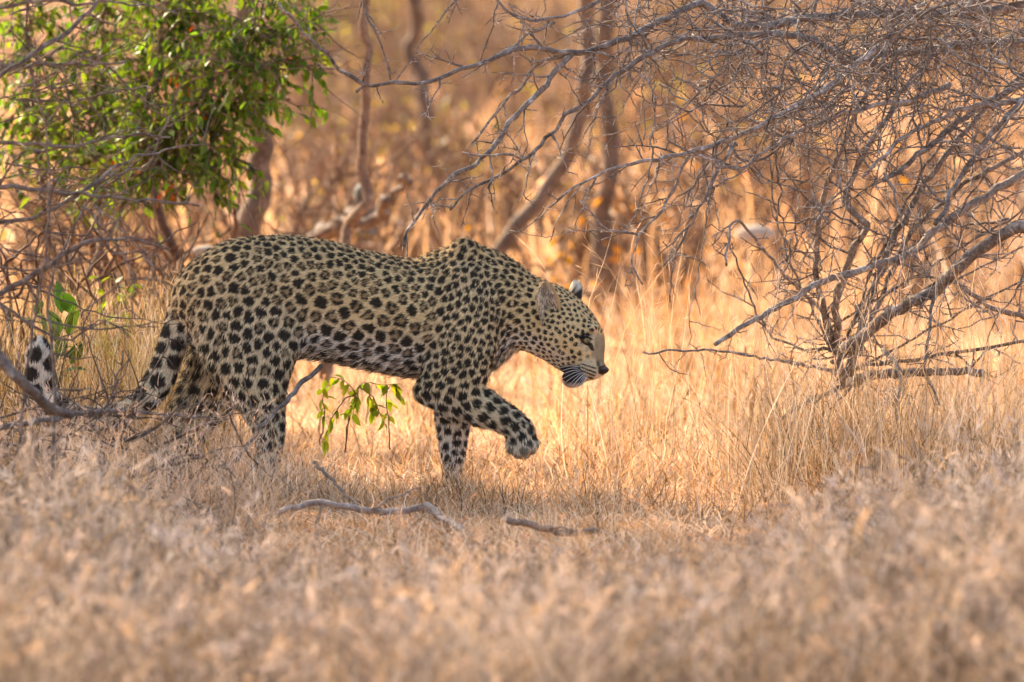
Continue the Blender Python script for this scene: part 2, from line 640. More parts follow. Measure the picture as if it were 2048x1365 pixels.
# spot spacing (m) over the coat
flank = sstep(-0.95, -0.2, S_[:, 0]) * (1 - sstep(0.3, 0.9, S_[:, 0]))
flow = sstep(-0.85, -0.45, S_[:, 0]) * (1 - sstep(-0.05, 0.45, S_[:, 0]))
sp_t = 0.0315 + 0.0085 * flank + 0.0155 * flow * sstep(500, 590, bpx)
sp_t = sp_t + (0.0300 - sp_t) * sstep(850, 930, bpx)
sp_t = sp_t + .014 * sstep(-.6, -.85, S_[:, 0]) * sstep(560, 620, bpx) * sstep(900, 850, bpx)
hip = sstep(600, 500, bpx)
sp_t = sp_t + (0.0385 - sp_t) * hip
lowleg = sstep(790, 900, bpy_)
spac = (W_T * sp_t + W_H * 0.0180 + W_FU * (0.0305 + 0.009 * sstep(700, 780, bpy_)) + W_FL * (0.041 - 0.012 * sstep(1000, 1060, bpx)) +
        W_FF * (0.045 - .012 * lowleg) + W_NH * (0.0445 - 0.005 * lowleg) + W_FH * 0.048 + W_TL * 0.058)
spac = np.where(bpx > 1040, np.minimum(spac, 0.0265 - 0.0085 * sstep(1050, 1110, bpx)), spac)
spac *= 0.745 + 0.09 * (W_NH + W_FH + W_FL + W_FF) + 0.12 * W_H + 0.10 * W_TL
spac = np.where((bpx > 990) & (bpy_ > 850) & (W_FL > .4), .028, spac)
perm = rng.permutation(len(bv))
cen = np.zeros((9000, 3))
cidx = np.zeros(9000, int)
crad = np.zeros(9000)
nc = 0
for i in perm[:70000]:
    if nc:
        d2 = ((cen[:nc] - bv[i]) ** 2).sum(1)
        r = (crad[:nc] + spac[i]) * 0.5 * 0.86
        if (d2 < r * r).any():
            continue
    cen[nc] = bv[i]
    cidx[nc] = i
    crad[nc] = spac[i]
    nc += 1
    if nc >= 9000:
        break
cen, cidx, crad = cen[:nc], cidx[:nc], crad[:nc]
from mathutils.kdtree import KDTree
kd = KDTree(len(bv))
for i in range(len(bv)):
    kd.insert(bv[i], i)
kd.balance()
sub = perm[:45000]
for _ in range(3):                      # relax the spots to an even spread
    own = np.zeros(len(sub), int)
    for a in range(0, len(sub), 4000):
        q = bv[sub[a:a + 4000]]
        d2 = ((q ** 2).sum(1)[:, None] + (cen ** 2).sum(1)[None] - 2 * q @ cen.T) / (crad ** 2)[None]
        own[a:a + 4000] = d2.argmin(1)
    cn_ = np.bincount(own, minlength=nc)
    mean = np.stack([np.bincount(own, bv[sub, k], nc) for k in range(3)], 1) / np.maximum(cn_, 1)[:, None]
    for c_ in range(nc):
        if cn_[c_]:
            cidx[c_] = kd.find(Vector(mean[c_]))[1]
    cen = bv[cidx]
    crad = spac[cidx]
cfur, cnor = fur[cidx], bn[cidx]
cang = rng.normal(0, 0.6, nc)
cb = np.cross(cnor, cfur)
cmaj = unit(cfur * np.cos(cang)[:, None] + cb * np.sin(cang)[:, None])
cmin = np.cross(cnor, cmaj)
cel = rng.uniform(1.0, 1.3, nc)
csz = rng.uniform(0.92, 1.12, nc)
crose_p = (rng.random(nc) < np.clip(0.95 * np.maximum(flank, flow)[cidx] * W_T[cidx] + 0.25 * W_NH[cidx], 0, 0.62)) & (bpx[cidx] < 880)
crose = crose_p
csz = np.where(crose, csz * 1.06, csz)
cgap = rng.uniform(0, 2 * math.pi, nc)
cgw = rng.uniform(.72, 1.15, nc)
cnum = rng.integers(2, 5, nc)
cskip = rng.random(nc)
ROS = ((bpx[cidx] > 395) & (bpx[cidx] < 870))


def in_poly(px, py, poly):
    ins = np.zeros(len(px), bool)
    j = len(poly) - 1
    for i in range(len(poly)):
        xi, yi = poly[i]
        xj, yj = poly[j]
        c = ((yi > py) != (yj > py)) & (px < (xj - xi) * (py - yi) / (yj - yi + 1e-9) + xi)
        ins ^= c
        j = i
    return ins


def soft_poly(px, py, poly, w=2.5):
    d = np.full(len(px), 1e9)
    for i in range(len(poly)):
        d = np.minimum(d, segd(px, py, poly[i - 1], poly[i]))
    return sstep(-w, w, np.where(in_poly(px, py, poly), d, -d))


def segd(px, py, a, b_):
    a, b_ = np.array(a, float), np.array(b_, float)
    d = b_ - a
    t = np.clip(((px - a[0]) * d[0] + (py - a[1]) * d[1]) / (d @ d), 0, 1)
    return np.hypot(px - a[0] - t * d[0], py - a[1] - t * d[1])


def mixc(c, k, colr):
    return c + (np.asarray(colr) - c) * np.asarray(k)[:, None]


def coat(p, at, jit=0.0):
    """coat colour at points p; AT: dict of interpolated fields"""
    n = len(p)
    px, py = project(p)
    tan_ = np.array([0.80, 0.585, 0.30])
    pale = np.array([0.78, 0.66, 0.49])
    white = np.array([0.88, 0.83, 0.75])
    c = np.tile(tan_, (n, 1))
    c = mixc(c, 0.35 * sstep(0.55, 0.95, at['s']) * at['wt'], (0.74, 0.52, 0.25))
    c = mixc(c, sstep(0.1, -0.65, at['s']) * at['wt'] * 0.75, pale)
    c = mixc(c, sstep(-0.40, -0.75, at['s']) * at['wt'], white)
    c = mixc(c, np.clip(sstep(-0.15, -0.8, at['n'][:, 2]) * 0.8, 0, 1), white)
    leg = np.clip(at['wl'], 0, 1)
    c = mixc(c, leg * (0.45 + 0.55 * sstep(780, 900, py)) * 0.85, pale)
    c = mixc(c, at['wf'] * 0.85, white)
    c = mixc(c, at['wtl'] * 0.6, pale)
    c = mixc(c, at['wtl'] * sstep(0.7, 0.78, at['tp']) * .6, white)
    v1 = vnoise(p, 14, 21)[:, None]
    c = c * (1 + 0.08 * v1)
    # nearest spots
    blk = np.zeros(n)
    brn = np.zeros(n)
    pj = p + (0.0026 * (1 - .5 * at['wh']))[:, None] * np.stack([vnoise(p, 80, 31), vnoise(p, 80, 32), vnoise(p, 80, 33)], 1)
    nz = vnoise(p, 120, 41)
    for s in range(0, n, 3000):
        e = min(n, s + 3000)
        q = pj[s:e]
        d2 = ((q ** 2).sum(1)[:, None] + (cen ** 2).sum(1)[None] - 2 * q @ cen.T) / (crad ** 2)[None]
        ks = np.argpartition(d2, 5, axis=1)[:, :6]
        k = ks[np.arange(e - s), np.take_along_axis(d2, ks, 1).argmin(1)]
        off = q - cen[k]
        d1 = np.linalg.norm(off, axis=1)
        edge = np.full(e - s, 1e3)
        for j in range(6):
            kk = ks[:, j]
            dv = cen[kk] - cen[k]
            dl = np.linalg.norm(dv, axis=1)
            same = dl < 1e-9
            ratio = crad[k] / (crad[k] + crad[kk])
            t = dl * ratio - (off * dv).sum(1) / np.maximum(dl, 1e-9)
            edge = np.minimum(edge, np.where(same, 1e3, t))
        en = edge / crad[k] * cgw[k] + 0.045 * nz[s:e]
        dn1 = d1 / crad[k] / csz[k]
        hd_ = np.clip(at['wh'][s:e] + at['wn'][s:e] * .6, 0, 1)
        cell = sstep(0.080 + .035 * hd_, 0.130 + .040 * hd_, en) * sstep(0.56 - .10 * hd_, 0.47 - .10 * hd_, dn1 + 0.03 * nz[s:e])
        an = np.arctan2((off * cmin[k]).sum(1), (off * cmaj[k]).sum(1))
        ros = crose[k]
        hole = sstep(0.21, 0.11, dn1 + .03 * nz[s:e])
        slit = sstep(0.36, 0.16, np.abs(np.sin(0.5 * cnum[k] * an + cgap[k])) ) * sstep(0.06, 0.14, dn1)
        inner = np.where(ros, np.maximum(hole, slit * .9), 0)
        blk[s:e] = cell * (1 - inner)
        brn[s:e] = inner * cell
    toe = at['wfl'] * sstep(876, 896, py)
    blk = blk * (1 - .35 * toe)
    c = mixc(c, toe * .6, (.62, .47, .29))
    # face without coat spots: muzzle, nose bridge, eye
    headm = at['wh'] > 0.35
    clear = headm * soft_poly(px, py, [(1186, 668), (1196, 664), (1219, 690), (1224, 770), (1146, 776), (1156, 746), (1165, 729), (1180, 713), (1183, 690)], 4.0)
    fine = sstep(.15, .6, vnoise(p, 190, 47)) * sstep(.3, .8, clear) * sstep(1196, 1180, px) * .7
    blk = np.maximum(blk * (1 - .92 * clear), fine)
    brn = np.where(headm, 0, brn)
    c = mixc(c, brn * 0.72, (0.28, 0.155, 0.062))
    c = mixc(c, blk * 0.97, (0.022, 0.017, 0.014))
    if headm.any():
        hm = headm.astype(float)
        ns = p[:, 1] < -0.0
        bridge = hm * soft_poly(px, py, [(1188, 678), (1196, 668), (1222, 680), (1222, 735), (1196, 735), (1187, 712)], 4.0)
        c = mixc(c, bridge * 0.9, (0.37, 0.265, 0.16))
        c = mixc(c, bridge * sstep(0, .8, vnoise(p, 160, 48)) * .45, (0.20, 0.14, 0.09))
        c = mixc(c, hm * sstep(5.5, 3.0, segd(px, py, (1184, 667), (1187, 688)) + nz) * .7, (0.66, 0.54, 0.36))
        c = mixc(c, hm * sstep(4.5, 2.5, segd(px, py, (1163, 692), (1175, 702))) * 0.8, (0.72, 0.60, 0.44))
        pad = hm * soft_poly(px, py, [(1160, 722), (1190, 716), (1200, 752), (1170, 764), (1150, 735)])
        c = mixc(c, pad * 0.6, (0.66, 0.54, 0.36))
        for a_, b2 in (((1163, 729), (1192, 738)), ((1164, 736), (1192, 746)), ((1166, 743), (1190, 752)), ((1168, 751), (1186, 757))):
            c = mixc(c, hm * sstep(2.2, 1.0, segd(px, py, a_, b2) + 0.6 * nz), (0.03, 0.022, 0.018))
        mouth = hm * soft_poly(px, py, [(1120, 734), (1142, 730), (1160, 733), (1168, 748), (1172, 758), (1164, 768), (1150, 771), (1134, 769), (1124, 755)])
        c = mixc(c, mouth * 0.96, (0.018, 0.014, 0.013))
        chin = hm * sstep(765, 770, py) * sstep(1172, 1166, px)
        c = mixc(c, chin, (0.42, 0.37, 0.33))
        c = mixc(c, hm * sstep(4.2, 2.0, segd(px, py, (1153, 675), (1168, 671))) * 0.95, (0.02, 0.016, 0.014))
        c = mixc(c, hm * sstep(3.0, 1.4, segd(px, py, (1168, 671), (1182, 671))) * 0.9, (0.02, 0.016, 0.014))
        c = mixc(c, hm * sstep(5.0, 2.5, segd(px, py, (1177, 687), (1185, 700))) * 0.95, (0.02, 0.016, 0.014))
        c = mixc(c, hm * sstep(3.5, 1.5, segd(px, py, (1163, 680), (1174, 690))) * 0.9, (0.03, 0.022, 0.018))
        c = mixc(c, hm * sstep(4.0, 2.0, segd(px, py, (1196, 725), (1200, 745))) * 0.8, (0.05, 0.035, 0.03))
        c = mixc(c, hm * sstep(12.5, 9.0, np.hypot((px - 1207) * .95, (py - 741) * 1.15)) * .95, (.045, .028, .024))
    return np.clip(c, 0.005, 0.9)


def fields(ix, wts=None):
    f = lambda a: a[ix] if wts is None else (a[ix] * (wts[..., None] if a.ndim == 2 else wts)).sum(1)
    return dict(s=f(S_[:, 0]), wt=f(W_T), wh=f(W_H), wn=f(W_T * sstep(980, 1060, bpx)), wl=f(W_FL + W_NH + W_FH + W_FU * .4), wf=f(W_FF), wfl=f(W_FL), wtl=f(W_TL), tp=f(PR[:, 7]), n=f(bn))


leo = empty('leopard', P(720, 985, 0), 'young spotted leopard walking right with lowered head and one forepaw raised in dry grass', 'leopard')
M_FUR = attr_mat('leopard_fur', 0.75, 0.15, 0.0)
bcol = coat(bv, fields(np.arange(len(bv))))
link('body', mesh_np('body', bv, bq, None, bcol, M_FUR), leo)

# fur: flat tapered hairs combed along the coat
tri = np.concatenate([bq[:, [0, 1, 2]], bq[:, [0, 2, 3]]])
ar = np.linalg.norm(np.cross(bv[tri[:, 1]] - bv[tri[:, 0]], bv[tri[:, 2]] - bv[tri[:, 0]]), axis=1)
tc_ = bv[tri].mean(1)
dens = 1.0 + 0.9 * (tc_[:, 1] < 0.02) + 0.8 * (W_H[tri[:, 0]] > .4)
pr = ar * dens
NF = 230000
fi = rng.choice(len(tri), NF, p=pr / pr.sum())
r1, r2 = np.sqrt(rng.random(NF)), rng.random(NF)
wts = np.stack([1 - r1, r1 * (1 - r2), r1 * r2], 1)
ix = tri[fi]
fp = (bv[ix] * wts[..., None]).sum(1)
fn_ = unit((bn[ix] * wts[..., None]).sum(1))
fd = (fur[ix] * wts[..., None]).sum(1)
fa = fields(ix, wts)
ln = 0.014 + 0.021 * sstep(-0.45, -0.95, fa['s']) * fa['wt'] + 0.004 * fa['wtl'] + 0.004 * fa['wl']
hx, hy = project(fp)
rumpb = sstep(455, 400, hx) * sstep(640, 690, hy) * (1 - fa['wtl'])
ln = ln + 0.018 * rumpb
ln = np.where(fa['wh'] > 0.3, 0.0055, ln)
ln = np.where(hx > 1190, 0.0035, ln)
ln = ln * rng.uniform(0.7, 1.25, NF)
fd = unit(unit(fd) + rng.normal(0, 0.22, (NF, 3)) + fn_ * (0.30 + 0.25 * rng.random(NF))[:, None])
fw = np.cross(fn_, fd)
fw = unit(fw + fn_ * rng.normal(0, 0.35, NF)[:, None]) * (0.00085 + 0.00045 * rng.random(NF))[:, None]
p0 = fp - fn_ * 0.001
pm = fp + fd * (ln * 0.55)[:, None]
pt = fp + unit(fd - fn_ * 0.35 + np.array([0, 0, -0.12])) * ln[:, None]
fv = np.stack([p0 - fw, p0 + fw, pm + fw * .8, pm - fw * .8, pt], 1).reshape(-1, 3)
kb = np.arange(NF) * 5
fq = np.stack([kb, kb + 1, kb + 2, kb + 3], 1)
ft = np.stack([kb + 3, kb + 2, kb + 4], 1)
fc = coat(fp, fa)
fc = fc * rng.uniform(0.70, 1.30, NF)[:, None]
fc5 = np.repeat(fc[:, None], 5, 1)
fc5[:, 4] = np.clip(fc5[:, 4] * 1.12 + 0.01, 0, .9)
link('fur', mesh_np('fur', fv, fq, ft, fc5, M_FUR), leo, kind='stuff')

bvh = BVHTree.FromPolygons([tuple(v) for v in bv], [tuple(q) for q in bq])


def on_skin(px, py, Y=-0.3):
    o = Vector(CAM)
    t = Vector(P(px, py, Y))
    h = bvh.ray_cast(o, (t - o).normalized())
    return (np.array(h[0]), np.array(h[1])) if h[0] is not None else (np.array(t), np.array([0, -1, 0]))


def ball(c, r, n=20, m_=12):
    th_ = np.linspace(0, math.pi, m_)
    ph = np.arange(n) / n * 2 * math.pi
    v = np.stack([np.sin(th_)[:, None] * np.cos(ph), np.cos(th_)[:, None] * -np.ones(n), np.sin(th_)[:, None] * np.sin(ph)], -1)
    q = [[i * n + j, i * n + (j + 1) % n, (i + 1) * n + (j + 1) % n, (i + 1) * n + j] for i in range(m_ - 1) for j in range(n)]
    return v.reshape(-1, 3), np.array(q), c + v.reshape(-1, 3) * np.asarray(r)


# eye: front pole looks forward and to the camera
ec, en = on_skin(1171, 681)
dirv, eq, _ = ball(0, 1)
gaze = unit(np.array([0.50, -0.85, -0.12]))
ev = ec + np.array([.001, .0062, 0]) + dirv * 0.0118
cosg = dirv @ gaze
ecol = np.where((cosg > 0.975)[:, None], (0.006, 0.006, 0.006), np.where((cosg > 0.55)[:, None], (0.27, 0.195, 0.08), (0.05, 0.04, 0.03)))
M_EYE = attr_mat('wet_eye', 0.22, 0.4)
link('eye', mesh_np('eye', ev, eq, None, ecol, M_EYE), leo)
for pts_, rw in (([(1156, 677), (1163, 675), (1171, 674), (1178, 675), (1185, 680)], .0027), ([(1160, 677), (1164, 683), (1170, 688), (1177, 690), (1183, 688), (1186, 695)], .0022)):
    q_ = []
    for a_, b2 in pts_:
        h_ = on_skin(a_, b2)[0]
        dd_ = np.hypot(a_ - 1171, b2 - 681)
        q_.append([h_[0], min(h_[1], (ec[1] - .0035) if dd_ < 13 else 9) - .0008, h_[2]])
    tb = Tubes(6)
    tb.add(catmull(np.array(q_), 14), rw * np.sin(np.linspace(.45, 2.7, 14)), (.018, .014, .012))
    link('eyelid', tb.mesh('eyelid', M_FUR), leo)
# nose pad
nc_ = P(1207, 741, -.110)
nd, nq, nv = ball(nc_, (0.0165, 0.0250, 0.0128))
nv = nv + np.where((nd[:, 2] < -0.2)[:, None], np.array([-0.005, 0.0, 0.0]) * np.abs(nd[:, 2:3]), 0)
ncol = np.tile([0.13, 0.065, 0.05], (len(nv), 1))
ncol[nd[:, 2] < 0.35] = (0.03, 0.02, 0.018)
link('nose', mesh_np('nose', nv, nq, None, ncol, attr_mat('nose_skin', 0.6, 0.2)), leo)


# ears: cupped shells with a furred inside
def ear(base, tip, face, halfw, depth, incol, rimcol, backcol):
    up = tip - base
    hgt = np.linalg.norm(up)
    up = up / hgt
    face = unit(face - (face @ up) * up)
    side = np.cross(up, face)
    U, V = 17, 13
    vs, cs, qs = [], [], []
    for layer in (0, 1):
        for j in range(V):
            v = j / (V - 1)
            wv = halfw * (math.sqrt(max(0, 1 - ((v - 0.42) / 0.58) ** 2)) if v > 0.42 else 0.78 + 0.22 * math.sin(v / 0.42 * math.pi / 2))
            for i in range(U):
                u = -1 + 2 * i / (U - 1)
                p = base + up * hgt * v + side * (u * wv) - face * (depth * (1 - u * u) * (1 - 0.45 * v) - 0.25 * depth * v)
                if layer:
                    p = p - face * 0.004 * (1 - abs(u) ** 4)
                vs.append(p)
                rim = max(sstep(0.72, 0.95, abs(u)), sstep(0.86, 0.97, v))
                if layer == 0:
                    cs.append(np.array(incol) * (1 - rim) * (0.12 + 0.88 * sstep(.12, .55, v)) + np.array(rimcol) * rim)
                else:
                    bk = sstep(.38, .85, v + .12 * math.sin(u * 9 + v * 13)) if backcol else 0
                    cs.append(np.array((0.03, 0.025, 0.02)) * (1 - bk) + np.array((0.66, 0.58, 0.46)) * bk)
    for layer in (0, 1):
        o = layer * U * V
        for j in range(V - 1):
            for i in range(U - 1):
                q = [o + j * U + i, o + j * U + i + 1, o + (j + 1) * U + i + 1, o + (j + 1) * U + i]
                qs.append(q if layer == 0 else q[::-1])
    e = link('ear', mesh_np('ear', np.array(vs), np.array(qs), None, np.array(cs), M_FUR), leo)
    # hairs: from the inside and along the rim
    hp, hd, hl, hc = [], [], [], []
    for _ in range(1000):
        v = random.random() ** 0.8
        fi_, fj_ = random.random() * (U - 1.001), v * (V - 1.001)
        i, j = int(fi_), int(fj_)
        a0, a1 = fi_ - i, fj_ - j
        p = (np.array(vs[j * U + i]) * (1 - a0) + np.array(vs[j * U + i + 1]) * a0) * (1 - a1) + (np.array(vs[j * U + U + i]) * (1 - a0) + np.array(vs[j * U + U + i + 1]) * a0) * a1
        u = -1 + 2 * fi_ / (U - 1)
        hp.append(p)
        rim = abs(u) > .8 or v > .9
        if rim:
            hd.append(up * 0.6 + side * u * .8 + face * .4 + np.random.normal(0, .3, 3))
            hl.append(random.uniform(.003, .007))
            hc.append(np.array(rimcol) * random.uniform(.7, 1.2))
        else:
            hd.append(up * 0.9 - side * u * .6 + face * .55 + np.random.normal(0, .2, 3))
            hl.append(random.uniform(.008, .02))
            hc.append(np.array((0.88, 0.82, 0.70)) * (1.0 if random.random() < .55 else .35))
    hp, hd, hl, hc = np.array(hp), unit(np.array(hd)), np.array(hl)[:, None], np.array(hc)
    wv_ = np.cross(hd, face) * 0.0013
    v5 = np.stack([hp - wv_, hp + wv_, hp + hd * hl], 1).reshape(-1, 3)
    k_ = np.arange(len(hp)) * 3
    link('ear_hair', mesh_np('ear_hair', v5, None, np.stack([k_, k_ + 1, k_ + 2], 1), np.repeat(hc, 3, 0), M_FUR), e, kind='stuff')


np.random.seed(3)
ear(P(1105, 648, -.122), P(1085, 565, -.140), np.array([0.46, -0.88, 0.05]), 0.038, 0.030, (0.34, 0.25, 0.16), (0.62, 0.45, 0.25), True)
ear(P(1150, 608, .062), P(1151, 562, .078), np.array([0.70, 0.68, 0.15]), 0.030, 0.018, (0.40, 0.32, 0.24), (0.50, 0.42, 0.32), True)

# whiskers
wr = np.random.default_rng(5)
ends = [(1119, 744), (1118, 752), (1122, 760), (1127, 768), (1133, 775), (1140, 779), (1148, 780), (1155, 778), (1160, 774), (1113, 738), (1163, 770), (1144, 772)]
rts = [(1157, 737), (1160, 740), (1162, 742), (1163, 745), (1166, 745), (1168, 748), (1169, 750), (1170, 751), (1173, 752), (1158, 734), (1175, 753), (1170, 746)]
for (ax_, ay_), (bx_, by_) in zip(ends, rts):
    p_, n__ = on_skin(bx_, by_)
    q_ = P(ax_, ay_, p_[1] - 0.045)
    mid = (p_ + q_) / 2 + np.array([0.004, -0.012, 0.006])
    tb = Tubes(4)
    tb.add(catmull([p_, mid, q_], 7), np.linspace(0.0008, 0.00035, 7), (0.8, 0.78, 0.74))
    link('whisker', tb.mesh('whisker', M_FUR), leo)
# ------------------------------------------------------------------ woody plants
def wob(pts, n, amp, r):
    """smooth path through pts with small kinks"""
    c = catmull(pts, n)
    k = r.normal(0, amp, (n, 3))
    k[0] *= 0.2
    k[-1] *= 0.2
    k = (k + np.roll(k, 1, 0) * 0.6) / 1.2
    return c + k


def zig(p, d, L, r, zig_=0.34, drop=0.0, step=0.034):
    """zigzag twig"""
    n = max(4, int(L / step))
    out = [np.array(p)]
    d = unit(d)
    ax = unit(np.cross(d, r.normal(0, 1, 3)))
    sgn = 1
    for i in range(n):
        d = unit(d + r.normal(0, 0.13 if r.random() < .8 else .4, 3) + np.array([0, 0, -drop]))
        s = unit(d + ax * sgn * zig_ * r.uniform(.1, 1))
        sgn = -sgn
        out.append(out[-1] + s * (L / n))
    return np.array(out)


def resample(p, n):
    return p


def grow_twigs(tw, th, path, rad, r, every, Lr, drop, thorn, up=0.0, levels=2, tone=(1, 1, 1), tmin=0.05, yflat=0.55):
    """twigs along a branch path; thorns in pairs at the nodes"""
    seg = np.linalg.norm(np.diff(path, axis=0), axis=1)
    s = np.concatenate([[0], np.cumsum(seg)])
    pos = s[-1] * tmin
    while pos < s[-1]:
        i = min(np.searchsorted(s, pos, side='right') - 1, len(path) - 2)
        t = (pos - s[i]) / max(seg[i], 1e-6)
        p = path[i] * (1 - t) + path[i + 1] * t
        d = unit(path[i + 1] - path[i])
        q = r.normal(0, 1, 3)
        q[1] *= yflat
        q[2] += up
        dd = unit(d * r.uniform(0.1, 0.9) + unit(q) * 1.0)
        L = r.uniform(*Lr) * (1 - 0.35 * pos / s[-1])
        z = zig(p, dd, L, r, r.uniform(.15, .38), drop)
        z = resample(z, 7 if L < .12 else (13 if L < .3 else 19))
        r0 = min(rad * 0.6, 0.0017 + 0.0085 * L)
        c = np.array(tone) * r.uniform(0.5, 1.15)
        tw.add(z, [r0, 0.0012], c)
        if th is not None and thorn > 0:
            for k in range(1, len(z) - 1):
                if r.random() < thorn:
                    td = unit(z[k + 1] - z[k])
                    a = unit(np.cross(td, r.normal(0, 1, 3)))
                    for sg in (1, -1):
                        if r.random() < .8:
                            Lt = r.uniform(.012, .040)
                            th.add([z[k], z[k] + unit(a * sg + td * .35) * Lt], [0.0016, 0.0004], (1.6, 1.5, 1.4) if r.random() < .45 else (1, .9, .85))
        if levels > 1 and L > 0.08:
            grow_twigs(tw, th, z, r0, r, max(0.055, every * 1.45), (L * .18, L * .55), drop, thorn, up, levels - 1, tone, .2, yflat)
        pos += every * r.uniform(0.6, 2.0)


